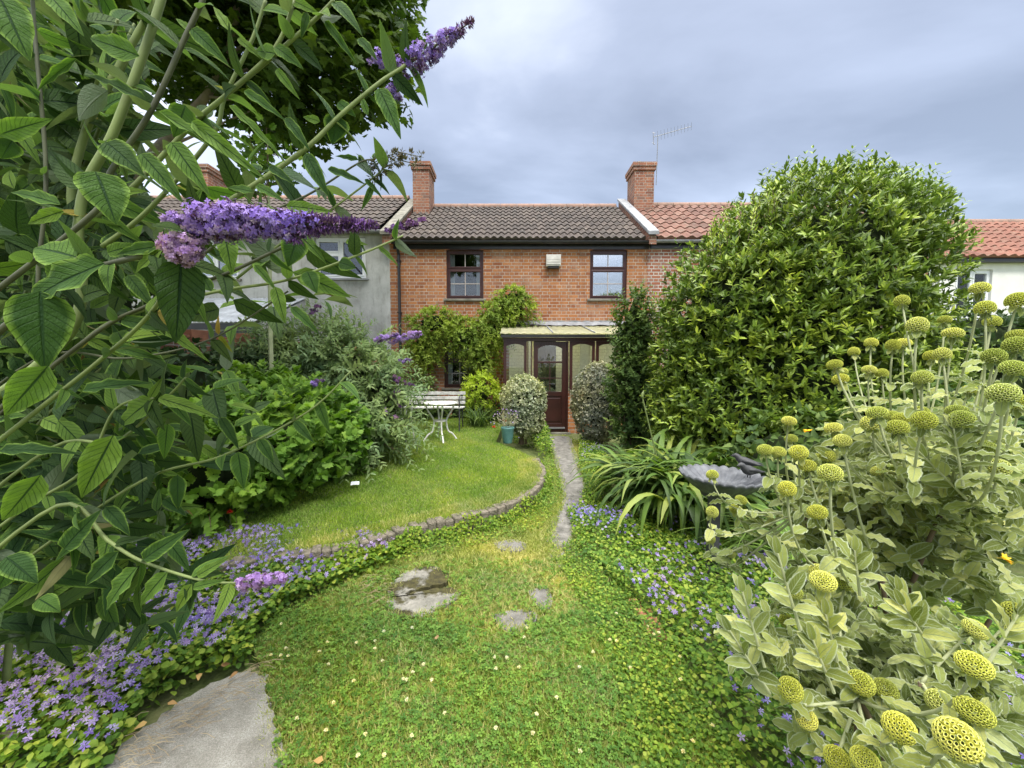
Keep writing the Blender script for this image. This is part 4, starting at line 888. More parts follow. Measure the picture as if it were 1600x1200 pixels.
# ------------------------------------------------------------------ plants
def tritube(pts, r, seg=4):
    b = B(); b.tube(pts, r, seg, cap=False); F = []
    for f in b.f: F += [(f[0], f[1], f[2]), (f[0], f[2], f[3])]
    return np.array(b.v), np.array(F), np.zeros((len(b.v), 2)), np.full(len(b.v), .3)
def sprays(ells, n, ln, lsize, T, amp=.1, seed=1, nodes=5, up=.5, droop=.3, start=.8, width=1.0, jit=.5, tubes=.35, f=3., zmin=.05, hi=None, mi=0, ms=1, pair=1.0):
    Pp, Nn = shell(ells, n, amp, seed, (start,), zmin, .3, f); out = []; A = []; D_ = []; NN = []; S = []; W_ = []
    for p, nn in zip(Pp, Nn):
        d = nrm(nn+np.array([0, 0, up])+np.random.default_rng(int(abs(p[0]*9973+p[2]*7919)*10)).normal(size=3)*jit*.7); l_ = ln*random.uniform(.5, 1.2); e_2 = p+d*l_-np.array([0, 0, droop*l_])
        ln2 = bez(p, p+d*l_*.6, e_2, nodes+1); rr = random.random()
        if random.random() < tubes: t_ = tritube(ln2, [.0035, .0012]); out.append((*t_, ms))
        for k_ in range(1, nodes+1):
            t = nrm(ln2[k_]-ln2[k_-1]); a1 = nrm(np.cross(t, [random.gauss(0, 1), random.gauss(0, 1), random.gauss(0, 1)]))
            for sg in (-1, 1):
                A.append(ln2[k_]); D_.append(t*(.6+.25*k_/nodes)+a1*sg*pair); NN.append(t*.4+np.array([random.gauss(0, .3), -.25+random.gauss(0, .3), 1])); S.append(lsize*(1.1-.45*k_/nodes)*random.uniform(.75, 1.15)); W_.append(min(1, max(0, rr*.5+random.random()*.3+.2*k_/nodes)))
    v = inst(T, np.array(A), np.array(D_), np.array(NN), np.array(S), width, np.array(W_)); return [(*v, mi)]+out
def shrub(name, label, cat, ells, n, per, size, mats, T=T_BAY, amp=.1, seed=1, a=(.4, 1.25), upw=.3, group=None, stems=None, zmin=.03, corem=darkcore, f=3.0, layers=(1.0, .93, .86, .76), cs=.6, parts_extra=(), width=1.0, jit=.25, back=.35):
    c = ells[0]; th = thing(name, label, cat, (c[0], c[1], zmin-.03), group)
    Pp, Nn = shell(ells, n//per, amp, seed, layers, zmin, back, f)
    v = rosettes(Pp, Nn, per, *a, upw, size, T=T, width=width, jit=jit); ps = [v]+list(parts_extra)
    mkleaf('foliage', ps, list(mats)+([bark_d] if parts_extra else []), th)
    V, F, U, r_, M = merge(core(ells, cs, amp, seed, f, max(0, zmin-.03))); mk('inner_hull', V, F, corem, th, uv=U, rnd=r_, smooth=True)
    b = B(); bs = np.array([c[0], c[1], zmin-.03])
    for i in range(5):
        q = np.array([c[0], c[1], c[2]])+rnddir(1)[0]*np.array(c[3:6])*.5; b.tube(bez(bs+[random.uniform(-.08, .08), random.uniform(-.08, .08), -.02], (bs+q)/2+rnddir(1)[0]*.08, q), [.02, .008], 6)
    b.mk('stem', bark_d, th); return th
# large laurel
LY = 5.0
c0 = P(1215, 600, LY); c1_ = P(1330, 455, LY)
lau = [(P(1215, 600, LY)[0]+.02, LY, 1.35, 1.46, 1.3, 1.6), (P(1262, 450, LY)[0], LY, 2.35, 1.25, 1.25, 1.35), (P(1170, 450, LY)[0], LY, 2.1, 1.0, 1.0, 1.0), (P(1120, 700, LY)[0]+.1, LY-.1, .75, .85, 1.0, .85), (P(1078, 580, 5.3)[0], 5.3, 1.25, .48, .6, 1.25), (P(1350, 620, LY)[0], LY, 1.0, .9, 1.0, 1.2), (P(1295, 340, LY)[0], LY+.1, 2.75, 1.10, .95, .95), (P(1390, 355, LY)[0], LY, P(1390, 355, LY)[2], .43, .6, .45)]
q = []; tp = []
for i in range(130):
    x_ = random.uniform(1110, 1465); y_top = np.interp(x_, [1110, 1200, 1300, 1390, 1440, 1480], [350, 290, 252, 262, 275, 330])+random.uniform(-10, 40); yy = LY+random.uniform(-.6, .5)
    tip = P(x_, y_top, yy); base = tip+np.array([random.uniform(-.12, .06), 0, -.36]); pts = bez(base, (base+tip)/2+[random.uniform(-.03, .03), 0, 0], tip, 9); tp.append((*tritube(pts, .0035), 1))
    for j in range(2, 9):
        for k in range(2):
            a = random.random()*6.28; q.append((pts[j], (math.cos(a)*.7, math.sin(a)*.7, 1.0), .085*(1.1-j*.06)))
pp_, dd_, ss_ = map(np.array, zip(*q)); tp.append((*inst(T_BAY, pp_, dd_, rnddir(len(pp_))*.4+[0, -.5, .3], ss_, .95, rng.uniform(.55, 1, len(pp_))), 0))
tp += sprays(lau, 1500, .22, .095, T_BAY, .05, 5, 4, .8, .0, .98, jit=.4, tubes=0, f=4.5)
th = shrub('laurel_bush', 'huge rounded dark green laurel bush right of the porch', 'bush', lau, 115000, 7, .088, [lf_bay], amp=.05, seed=5, a=(.35, 1.2), upw=.9, f=4.5, cs=.62, layers=(1.03, .98, .92, .84), back=.15, parts_extra=tp)
# tall shrub left of laurel
c = P(990, 600, 5.9); ce = [(c[0]+.02, 5.9, .95, .34, .38, 1.05), (c[0]-.0, 5.9, 1.9, .22, .26, .60)]
shrub('camellia_shrub', 'tall narrow dark shrub between the pale bush and the big laurel', 'shrub', ce, 4200, 4, .07, [lf_shrub], T=T_OV, seed=8, amp=.22, cs=.6, layers=(1., .85, .7), parts_extra=sprays(ce, 420, .30, .085, T_OV, .2, 8, 6, 1.3, .05, .75, tubes=.6))
# variegated balls
c = P(818, 624, 6.8); shrub('variegated_bush', 'clipped round cream variegated bush left of the porch door', 'bush', [(c[0], 6.8, c[2]-.02, .38, .38, .44), (c[0]+.05, 6.8, c[2]-.33, .30, .3, .32)], 24000, 5, .036, [lf_pit], T=T_WIDE, seed=3, amp=.07, f=6, group='pale clipped bushes by the door', layers=(1., .95, .88, .8), zmin=.1)
c = P(934, 624, 6.9); shrub('variegated_bush', 'taller silvery variegated bush right of the porch door', 'bush', [(c[0], 6.9, c[2]-.05, .44, .42, .70)], 30000, 5, .036, [lf_pit2], T=T_WIDE, seed=4, amp=.07, f=6, group='pale clipped bushes by the door', layers=(1., .95, .88, .8), zmin=.06)
# wisteria on the cottage wall
WYc = WY-.3
def e_(px, py, rx, rz, Y=WYc, ry=.22): p = P(px, py, Y); return (p[0], p[1], p[2], rx, ry, rz)
wis = thing('wisteria_climber', 'yellow green climber spreading over the cottage wall and lower window', 'climber', (X(700, WYc), WYc, .0))
el1 = [e_(680, 505, .62, .32), e_(725, 525, .55, .42), e_(795, 488, .66, .30), e_(658, 540, .3, .32), e_(765, 520, .38, .45), e_(668, 560, .28, .18), e_(755, 562, .32, .28), e_(800, 466, .36, .22)]
Pp, Nn = shell(el1, 1500, .3, 21, (1.0, .85, .7), .1, .2, 5); v = rosettes(Pp, Nn, 4, .5, 1.4, -.15, .08, T=T_LEAF, width=1.1)
mkleaf('foliage', [v]+sprays(el1, 1500, .26, .085, T_LEAF, .3, 21, 6, .35, .55, .8, width=1.1, f=5, tubes=.15), [lf_wist, bark_d], wis)
V, F, U, r_, M = merge(core(el1, .5, .22, 21, 5)); mk('inner_hull', V, F, darkcore, wis, uv=U, rnd=r_, smooth=True)
b = B()
for i in range(6): b.tube(smoothline([(X(735, WYc)+random.uniform(-.1, .3), WY-.06, .0), (X(745, WYc)+random.uniform(-.25, .2), WY-.05, 1.2), (X(700, WYc)+random.uniform(-.5, .9), WY-.08, 2.2)], 5), [.025, .01], 6)
b.mk('stem', bark_d, wis)
c = P(752, 612, 8.4); shrub('golden_shrub', 'bright yellow green leafy shrub under the climber beside the bench', 'shrub', [(c[0], 8.4, c[2], .34, .3, .36), (c[0]-.05, 8.4, .45, .25, .25, .3)], 900, 5, .08, [lf_gold], seed=9, T=T_LEAF, amp=.2, cs=.5, parts_extra=sprays([(c[0], 8.4, c[2], .34, .3, .36)], 220, .22, .085, T_LEAF, .2, 9, 5, .5, .4, .8))
c = P(650, 600, 8.7); shrub('low_shrub', 'dull green shrub behind the left end of the bench', 'shrub', [(c[0], 8.7, .7, .45, .3, .6)], 2500, 5, .08, [lf_shrub], seed=10, T=T_LEAF, amp=.15)
# strap-leaved tuft behind bench right end, low border at porch
def straps(name, label, cat, crowns, n, ln, wd, mat, el=(.7, 1.45), arch=.9, group=None, z=0., seg=8, ymin=None, spread=.05):
    V = []; F = []; U = []; Rn = []
    for i in range(n):
        cx_, cy_ = crowns[random.randrange(len(crowns))]; a = random.random()*6.28; e0 = random.uniform(*el); l_ = ln*random.uniform(.6, 1.15); w_ = wd*random.uniform(.75, 1.2)
        p = np.array([cx_+random.gauss(0, spread), cy_+random.gauss(0, spread), z]); side_ = np.array([-math.sin(a), math.cos(a), 0]); k = len(V); rr = random.random(); tw_ = random.uniform(-.5, .5); cur = arch*random.uniform(.7, 1.4)*2.2; bend = random.uniform(-.3, .3)
        for j in range(seg+1):
            t = j/seg; e1 = e0-cur*t**1.6; aa = a+bend*t; d = np.array([math.cos(aa)*math.cos(e1), math.sin(aa)*math.cos(e1), math.sin(e1)])
            if j: p = p+d*l_/seg
            if p[2] < z+.015: p[2] = z+.015
            hw_i = w_*.5*(1-t**3.5)*min(1, .55+t*1.5)+.0005; nn_ = np.cross(d, side_); s2 = side_*math.cos(tw_*t)+nn_*math.sin(tw_*t)
            for c_, zz_ in ((-1, .0), (0, -.22), (1, .0)): V.append(p+s2*hw_i*c_+nn_*hw_i*zz_*(-1)); U.append((.5+.5*c_, t)); Rn.append(rr)
        for j in range(seg):
            for c_ in range(2): q = k+j*3+c_; F.append((q, q+1, q+4, q+3))
    o = mk(name, V, np.array(F), mat, uv=U, rnd=Rn, smooth=True); return tag(o, label, cat, group)
g = G(1030, 800); straps('agapanthus_clump', 'big clump of glossy arching strap leaves left of the birdbath', 'plant', [(1.42, 3.95), (1.52, 3.8), (1.72, 3.7), (1.5, 4.2), (1.75, 4.15), (1.9, 3.65), (1.95, 4.0), (1.6, 3.95)], 820, .98, .062, lf_aga, el=(.95, 1.54), arch=.95, spread=.11)
g = G(1235, 850); straps('daylily_clump', 'clump of thin pale green blades behind the birdbath post', 'plant', [(1.95, 2.95), (2.15, 3.05), (2.05, 2.8), (2.3, 2.9)], 260, .72, .014, lf_lily, el=(.5, 1.35), arch=.75)
g = G(745, 668, LZ); straps('iris_tuft', 'dark green grassy tuft beside the right end of the bench', 'plant', [(X(742, 7.9), 7.9), (X(752, 7.8), 7.8)], 110, .55, .018, lf_shrub, el=(.9, 1.5), arch=.6, z=LZ)
# bud spike of the agapanthus
pa = P(1004, 622, 4.1); ab = thing('agapanthus_bud', 'pointed green flower bud on a stalk above the strap leaves', 'flower bud', (pa[0], 4.1, 0))
B().tube(bez((pa[0]+.25, 4.15, .2), (pa[0]+.05, 4.1, pa[2]-.2), pa, 8), .007, 6).mk('stem', stem_g, ab); B().tube([pa-[0, 0, .01], pa+[-.005, 0, .02], pa+[0, 0, .05], pa+[.01, 0, .08]], [.006, .016, .012, .001], 8).mk('bud', stem_g, ab, smooth=True)

# bellflower carpets (ground cover, stuff)
def carpet(name, label, poly, n, size, hmax, nfl, hf, mat2=pet_c, flsize=.014, leafT=T_ROUND):
    a, _ = flatleaves(poly, n, leafT, size, 0, .01, hmax, .55, hf=hf); a2, _ = flatleaves(poly, n//2, leafT, size, 0, hmax*.7, hmax*1.05, .5, hf=hf)
    nb = np.array(sample(poly, max(6, nfl//20))); idx = rng.integers(0, len(nb), nfl); q = nb[idx]+rng.normal(size=(nfl, 2))*.085; q = q[inpoly(q[:, 0], q[:, 1], poly)]; m = len(q)
    z_ = hmax*1.08*hf(q[:, 0], q[:, 1])+rng.random(m)*.03; nn = nrm(np.column_stack([rng.normal(size=m)*.5, rng.normal(size=m)*.4-.35, np.ones(m)*.8]))
    fl_ = inst(T_STAR, np.column_stack([q, z_]), np.cross(nn, rnddir(m)), nn, flsize*rng.uniform(.7, 1.25, m)); V, F, U, r_ = fl_
    # soil mound under the leaves
    return tag(mkleaf(name, [a, a2, (*fl_, 1)], [lf_camp, mat2], smooth=False), label, 'ground cover', kind='stuff')
one = lambda x, y: np.ones_like(x)
lc = GP([(-60, 1230), (-60, 960), (60, 900), (200, 880), (330, 862), (460, 850), (520, 862), (600, 850), (650, 862), (600, 890), (520, 925), (440, 965), (400, 1010), (388, 1050), (318, 1066), (235, 1112), (165, 1230)])
lcf = lambda x, y: .7+.5*np.clip((-x-.2)/1.5, 0, 1)+.2*np.sin(x*7)*np.sin(y*8)
holes_s = None
carpet('bellflower_carpet', 'carpet of blue star bellflowers in front of the lawn on the left', lc, 16000, .032, .13, 3400, lcf, flsize=.0145)
rc = GP([(885, 800), (930, 790), (1000, 810), (1100, 830), (1180, 870), (1300, 900), (1700, 1000), (1700, 1300), (1190, 1300), (1140, 1170), (1080, 1070), (1045, 1010), (1015, 962), (960, 920), (900, 860)])
rcf = lambda x, y: .8+.25*np.sin(x*6)*np.sin(y*7)
carpet('bellflower_carpet', 'carpet of pale blue bellflowers under the yellow headed shrubs on the right', rc, 17000, .026, .12, 1000, rcf)
pe = GP([(905, 690), (925, 690), (960, 740), (950, 790), (905, 800), (915, 765), (905, 735)]); carpet('bellflower_carpet', 'small drift of bellflowers beside the path below the silvery bush', pe, 3500, .026, .14, 90, one)
pe2 = GP([(800, 665), (850, 670), (858, 690), (866, 715), (845, 720), (830, 700), (795, 692)]); carpet('border_plants', 'low leafy plants between the pot and the path', pe2, 2600, .035, .26, 8, one)
# creeper over the lawn kerb
ep = []; en = []
for i in range(len(el)-2):
    a, b_ = el[i], el[i+1]; d = nrm(b_-a); n_ = outw(a, b_)
    for j in range(110):
        t = random.random(); z_ = random.random()**.8*LZ*(.75+.38*max(0, math.sin(i*.9))); ep.append(a+(b_-a)*t+n_*(.055+.10*(1-z_/LZ)*random.random())-[0, 0, LZ-z_]); en.append(n_+[0, 0, .5]+rnddir(1)[0]*.5)
ep, en = np.array(ep), nrm(np.array(en)); cre = inst(T_ROUND, ep, rnddir(len(ep)), en, .024*rng.uniform(.6, 1.2, len(ep)), 1, rng.uniform(.35, 1, len(ep)))
tag(mkleaf('creeping_plant', [cre], [lf_camp], smooth=False), 'yellow green creeper trailing down the face of the lawn kerb', 'ground cover', kind='stuff')

# left middle shrubs
def G3(px, py, Y, dz=0): return P(px, py, Y)
CE = [e_(400, 700, .75, .52, 3.7, .5), e_(320, 730, .6, .45, 3.3, .5), e_(490, 690, .6, .45, 4.5, .5), e_(440, 650, .75, .42, 4.4, .5)]
shrub('currant_bush', 'bright green bush of lobed leaves at the left edge of the lawn', 'bush', CE, 4600, 3, .095, [lf_yg], T=T_CURR, seed=12, amp=.2, a=(.5, 1.3), upw=.7, cs=.6, layers=(1., .9, .75), parts_extra=sprays(CE, 520, .3, .1, T_CURR, .2, 12, 5, .8, .2, .85))
LE = [e_(555, 610, .52, .80, 5.6, .55), e_(598, 635, .30, .5, 5.3, .4), e_(495, 575, .62, .62, 5.6, .5), e_(430, 585, .5, .45, 5.4, .4), e_(560, 680, .45, .3, 5.0, .4)]
shrub('lilac_bush', 'grey green buddleia bush with small purple spikes at the far corner of the lawn', 'bush', LE, 5200, 4, .12, [lf_bud2], T=T_BUDL, seed=13, amp=.2, a=(.4, 1.3), upw=.2, cs=.55, layers=(1., .85), parts_extra=sprays(LE, 1100, .55, .12, T_BUDL, .2, 13, 8, .5, .25, .75))
shrub('ivy_hedge', 'dark ivy smothering the boundary wall on the left', 'ivy', [e_(250, 630, .95, .72, 4.3, .35), e_(370, 620, .95, .62, 5.1, .35), e_(130, 650, 1.0, .85, 3.7, .4), e_(460, 615, .65, .5, 5.9, .35)], 9500, 4, .075, [lf_dark], T=T_WIDE, seed=14, amp=.12, upw=.2, cs=.8)
shrub('holly_bush', 'tall dark evergreen bush behind the near buddleia at the left edge', 'bush', [e_(20, 420, 1.3, 1.5, 3.6, .7), e_(150, 380, .75, .75, 4.2, .6), e_(-60, 220, 1.3, 1.2, 3.9, .7), e_(110, 560, 1.0, .8, 3.5, .5)], 13000, 4, .085, [lf_dark], T=T_WIDE, seed=44, amp=.18, upw=.2, cs=.7)
shrub('ivy_hedge', 'dark ivy hedge between the laurel and the white house', 'hedge', [e_(1420, 620, .9, .95, 5.2, .5), e_(1520, 590, 1.0, .85, 4.9, .5), e_(1640, 590, 1.0, .9, 4.9, .5)], 9500, 4, .09, [lf_dark], T=T_WIDE, seed=15, amp=.13, upw=.3, cs=.82)
# fill bed behind the phlomis on the right
shrub('border_shrub', 'low dark green shrub behind the yellow headed shrub', 'shrub', [(2.6, 3.5, .5, .8, .5, .6), (3.4, 3.2, .6, .7, .6, .7)], 4500, 4, .09, [lf_shrub], T=T_OV, seed=16, amp=.15)
# carnation like fine foliage with red flowers
g = G(290, 850); cp2 = thing('carnation_plant', 'fine grey leaved plant with red flowers in front of the lawn', 'plant', (g[0], g[1]+.2, 0))
b_pos = sample([(g[0]-.55, g[1]-.05), (g[0]+.4, g[1]-.05), (g[0]+.55, g[1]+.6), (g[0]-.5, g[1]+.6)], 3000); m = len(b_pos)
mkleaf('foliage', [inst(T_BLADE, np.column_stack([b_pos, rng.random(m)*.22+.02]), nrm(rnddir(m)+[0, 0, .9]), rnddir(m), .11, .9)], [lf_bud2], cp2)
for (x_, y_) in ((359, 800), (296, 817), (325, 808)):
    c = P(x_, y_, 3.0); mkleaf('flower', [flowerhead('x', c, .026, pet_r, 22)], [pet_r], cp2); B().tube([c, c+[-.03, .05, -.15], [c[0]-.04, c[1]+.08, .1]], .003, 5).mk('stem', stem_g, cp2)

# ------------------------------------------------------------------ maple tree
tr = thing('maple_tree', 'tall maple tree with pale limbs rising behind the near buddleia', 'tree', (P(130, 520, 5.2)[0], 5.2, 0))
TYY = 5.2
def PL(lst, Y): return [P(x_, y_, Y) for x_, y_ in lst]
base = P(125, 560, TYY); base[2] = 0
b = B(); b.tube(smoothline([base, P(135, 500, TYY), P(152, 370, TYY), P(180, 310, TYY)], 6), [.11, .085, .075], 12); b.mk('trunk', bark, tr, smooth=True)
limbs = [([(180, 310), (235, 245), (300, 175), (322, 150), (352, 95), (368, 30), (372, -40)], [.065, .05, .03]), ([(165, 340), (190, 230), (200, 160), (185, 60), (160, -40)], [.055, .03]),
         ([(322, 150), (350, 125), (420, 95), (500, 60)], [.03, .01]), ([(322, 150), (380, 155), (440, 130), (510, 125)], [.02, .006]), ([(352, 95), (430, 30), (500, -40)], [.03, .012]), ([(240, 240), (330, 200), (400, 170)], [.022, .006]),
         ([(190, 230), (120, 150), (60, 80)], [.03, .012]), ([(510, 60), (560, 50), (610, 60)], [.012, .004]), ([(510, 125), (560, 140), (600, 170)], [.01, .003]), ([(200, 160), (260, 60), (300, -20)], [.03, .012])]
for pts, rd in limbs: B().tube(smoothline(PL(pts, TYY+.1), 5), rd, 8).mk('limb', bark, tr, smooth=True)
mp_e = [e_(430, 60, 1.45, 1.25, 5.6, 1.5), e_(530, 30, 1.0, .95, 5.4, 1.3), e_(560, 100, .72, .72, 5.3, .9), e_(450, 150, .80, .70, 5.3, .9), e_(300, 30, 1.3, 1.2, 5.8, 1.5), e_(150, -40, 1.7, 1.4, 6.2, 1.6), e_(420, -120, 1.9, 1.3, 5.8, 1.7), e_(560, -60, .9, .8, 5.5, 1.2), e_(40, 150, 1.3, 1.5, 7.0, 1.2), (-3.2, 2.0, 6.2, 2.2, 2.2, 1.1), (-4.2, 3.6, 6.0, 2.0, 1.8, 1.3)]  # last two lobes added overhead, out of view, to shade the near buddleia
Pa = []; Na = []
for e2 in mp_e:
    vol = e2[3]*e2[4]*e2[5]; m = int(1500*vol**.75); d = rnddir(m); rr2 = (rng.random(m)**.4)*(1+.22*lump(d, 33, 4.5)); Pa.append(np.array(e2[:3])+d*rr2[:, None]*np.array(e2[3:6])); Na.append(d)
Pa, Na = np.concatenate(Pa), np.concatenate(Na); m = len(Pa)
keep = rng.random(m) < np.clip(.75+.6*lump(Pa*.9, 77, 1.6), .25, 1); Pa, Na = Pa[keep], Na[keep]; m = len(Pa)
nn = nrm(rng.normal(size=(m, 3))*.45+[0, -.15, 1]+Na*.3); dd = nrm(np.cross(nn, rnddir(m))+[0, 0, -.45])
mkleaf('crown', [inst(T_MAPLE, Pa, dd, nn, rng.uniform(.09, .17, m))], [lf_maple], tr, smooth=False)
# yellowish sapling stem seen in front of the rendered house
sp_ = thing('bare_sapling', 'thin upright sapling stem in front of the rendered house', 'sapling', (P(423, 526, 4.6)[0], 4.6, 0))
B().tube([(P(423, 526, 4.6)[0], 4.6, 0), P(423, 540, 4.6), P(421, 380, 4.6), P(418, 225, 4.6)], [.03, .024, .02, .006], 8).mk('trunk', stem_pale, sp_)
b = B(); q = []
for i in range(16):
    p0 = P(419.5, random.uniform(225, 330), 4.6); p1 = P(419+random.uniform(-70, 55), random.uniform(185, 300), 4.6+random.uniform(-.4, .4)); b.tube(bez(p0, (p0+p1)/2-[0, 0, .06], p1, 5), [.007, .002], 5)
    for j in range(16): q.append(p1+(p0-p1)*random.random()*.6+rnddir(1)[0]*.08)
b.mk('twig', bark_d, sp_); q = np.array(q); mkleaf('foliage', [inst(T_CURR, q, rnddir(len(q)), rnddir(len(q)), .08)], [lf_yg], sp_)

# ------------------------------------------------------------------ near buddleia
BASE = np.array([-2.2, 1.45, 0.0])
bu = thing('buddleia_bush', 'tall arching buddleia with purple flower spikes in the near left foreground', 'bush', BASE)
VIEW = lambda p: nrm(np.array([0, 0, EYE])-p)
hero = []  # base, tip, width ratio, depth, material
def H(bx_, by_, tx, ty, wpx, d=.7, dt=.0, mat=0, curl=0.0):
    p = P(bx_, by_, d); q = P(tx, ty, d+dt); l_ = np.linalg.norm(q-p); wr_ = (wpx/FPX*d)/l_/.31
    nv = nrm(VIEW(p)+np.array([random.uniform(-.35, .35), 0, random.uniform(.15, .6)])); hero.append((p, q-p, nv, l_, wr_, mat))
for a in [(283, 405, 278, 542, 62, .62, 0, 1), (164, 412, 0, 472, 52, .6), (118, 402, 42, 378, 62, .62), (64, 455, 66, 584, 74, .6), (76, 572, -4, 662, 48, .6), (240, 624, 170, 670, 34, .8), (178, 680, 116, 792, 46, .7),
          (248, 622, 340, 648, 20, .8), (0, 704, 118, 700, 22, .7), (0, -5, 42, 88, 52, .6), (75, -10, 128, 48, 26, .7), (218, 88, 122, 50, 32, .65), (232, 160, 110, 95, 16, .65), (120, 92, 45, 142, 12, .65), (165, 222, 222, 268, 40, .62), (150, 268, 184, 348, 62, .6),
          (221, 240, 285, 312, 28, .65), (268, 222, 326, 302, 30, .65), (290, 165, 272, 216, 34, .7), (248, 175, 402, 264, 16, .65), (300, 45, 354, 96, 22, .7), (300, 50, 270, 22, 10, .7), (592, 138, 628, 213, 28, .8), (530, 182, 517, 224, 37, .8), (528, 160, 556, 180, 18, .8),
          (478, 240, 513, 307, 22, .75), (508, 33, 557, 97, 12, .75), (446, 184, 485, 232, 16, .75), (430, 73, 473, 103, 20, .75), (430, 84, 393, 76, 24, .75), (432, 108, 466, 153, 12, .75), (382, 142, 445, 183, 14, .7), (358, 165, 449, 247, 12, .7), (300, 190, 408, 274, 22, .65),
          (512, 264, 572, 284, 12, .75), (448, 322, 520, 328, 18, .7), (350, 363, 365, 430, 28, .7), (466, 370, 448, 418, 38, .75), (480, 424, 495, 458, 28, .75), (430, 448, 446, 507, 20, .75), (398, 414, 434, 454, 12, .75), (530, 410, 556, 418, 22, .8), (590, 384, 624, 414, 8, .85),
          (545, 355, 574, 394, 8, .85), (540, 378, 575, 380, 10, .85), (224, 874, 290, 829, 26, .75), (215, 886, 146, 962, 30, .75), (262, 894, 205, 955, 26, .75), (308, 900, 354, 872, 16, .75), (302, 918, 350, 905, 14, .75), (300, 912, 267, 964, 20, .75), (376, 916, 344, 953, 10, .75),
          (165, 792, 206, 836, 22, .75), (64, 742, -6, 828, 42, .65), (185, 862, 116, 925, 26, .75), (405, 686, 429, 724, 18, .9), (372, 706, 381, 768, 26, .9), (496, 626, 515, 678, 18, .95), (460, 658, 491, 692, 16, .9), (262, 662, 255, 722, 22, .85), (278, 742, 276, 802, 24, .85), (344, 652, 376, 702, 18, .9),
          (250, 385, 168, 395, 20, .62), (256, 388, 200, 425, 20, .62), (285, 375, 330, 365, 14, .62, 0, 1), (168, 395, 215, 380, 22, .65), (100, 330, 30, 350, 20, .62), (95, 320, 0, 288, 22, .7), (200, 430, 240, 480, 22, .75), (330, 455, 310, 420, 16, .72), (455, 480, 500, 520, 16, .8), (20, 640, 60, 600, 30, .65),
          (10, 870, 60, 910, 40, .7), (20, 880, -10, 930, 34, .7), (100, 858, 150, 800, 30, .75), (60, 935, 95, 955, 28, .8), (175, 540, 250, 560, 18, .8), (190, 500, 275, 515, 22, .75), (240, 505, 330, 560, 18, .8), (130, 610, 230, 590, 22, .75), (0, 210, 75, 185, 30, .7), (20, 220, 0, 250, 30, .7),
          (360, 50, 330, 0, 14, .75), (372, 60, 410, 90, 12, .75), (455, 0, 500, 20, 14, .75), (480, 20, 470, 60, 12, .75), (560, 60, 590, 90, 16, .8), (575, 180, 560, 140, 10, .85), (500, 190, 470, 180, 12, .8), (395, 300, 350, 288, 14, .7), (400, 290, 445, 312, 14, .7), (420, 260, 460, 285, 14, .7),
          (582, 290, 565, 330, 10, .85), (570, 280, 600, 310, 8, .85), (560, 250, 520, 240, 9, .85), (275, 590, 320, 610, 14, .85), (300, 470, 260, 450, 16, .7)]:
    H(*a)
hp = np.array([h[0] for h in hero]); hd = np.array([h[1] for h in hero]); hn = np.array([h[2] for h in hero]); hl_ = np.array([h[3] for h in hero]); hw2 = np.array([h[4] for h in hero]); hm = np.array([h[5] for h in hero])
hparts = [inst(T_BUD, hp[hm == 0], hd[hm == 0], hn[hm == 0], hl_[hm == 0], hw2[hm == 0]), (*inst(T_BUD, hp[hm == 1], hd[hm == 1], hn[hm == 1], hl_[hm == 1], hw2[hm == 1]), 1)]
# stems: (pixel path, depth start, depth end, radius start/end, material)
stems = [([(110, 520), (122, 360), (135, 287), (175, 212), (220, 95), (252, 0), (262, -40)], .75, .75, .0085, .006, 0),
         ([(150, 330), (172, 270), (235, 175), (290, 57), (317, 0), (325, -30)], .7, .7, .0045, .0035, 1),
         ([(100, 420), (112, 290), (140, 190), (180, 115), (245, 0), (255, -30)], .95, .95, .009, .006, 0),
         ([(45, 600), (60, 420), (72, 272), (55, 60), (50, -20)], .85, .85, .004, .003, 1),
         ([(200, 300), (300, 195), (352, 150), (430, 75), (460, 0)], .78, .75, .005, .003, 0),
         ([(230, 330), (330, 215), (352, 150), (395, 60), (415, 0)], .9, .85, .005, .003, 0),
         ([(352, 150), (443, 74), (498, 25), (522, 0)], .78, .75, .004, .003, 0),
         ([(290, 350), (358, 314), (473, 236), (531, 181), (592, 130), (628, 106), (645, 92)], .76, .82, .0055, .003, 0),
         ([(60, 470), (130, 425), (172, 412), (256, 390), (310, 362)], .65, .62, .0055, .004, 1),
         ([(150, 520), (230, 478), (290, 450), (360, 425), (444, 385)], .75, .75, .004, .003, 1),
         ([(180, 500), (332, 457), (450, 437), (571, 394), (630, 368)], .8, .85, .004, .002, 0),
         ([(440, 380), (510, 333), (582, 279), (600, 262)], .85, .87, .003, .0015, 0),
         ([(380, 350), (480, 305), (560, 255), (585, 250)], .85, .87, .003, .0015, 1),
         ([(90, 790), (168, 844), (220, 876), (312, 906), (376, 911)], .8, .75, .0045, .002, 0),
         ([(60, 860), (228, 748), (348, 712), (480, 644), (548, 580)], .9, .95, .004, .0018, 0),
         ([(60, 640), (160, 560), (235, 490), (290, 400)], .8, .7, .0045, .003, 0),
         ([(80, 700), (180, 690), (260, 622), (290, 590)], .85, .8, .004, .002, 0),
         ([(60, 560), (200, 560), (330, 530), (450, 455)], .9, .9, .003, .002, 1),
         ([(30, 800), (130, 735), (180, 640), (240, 622)], .85, .8, .004, .002, 0)]
fill = []
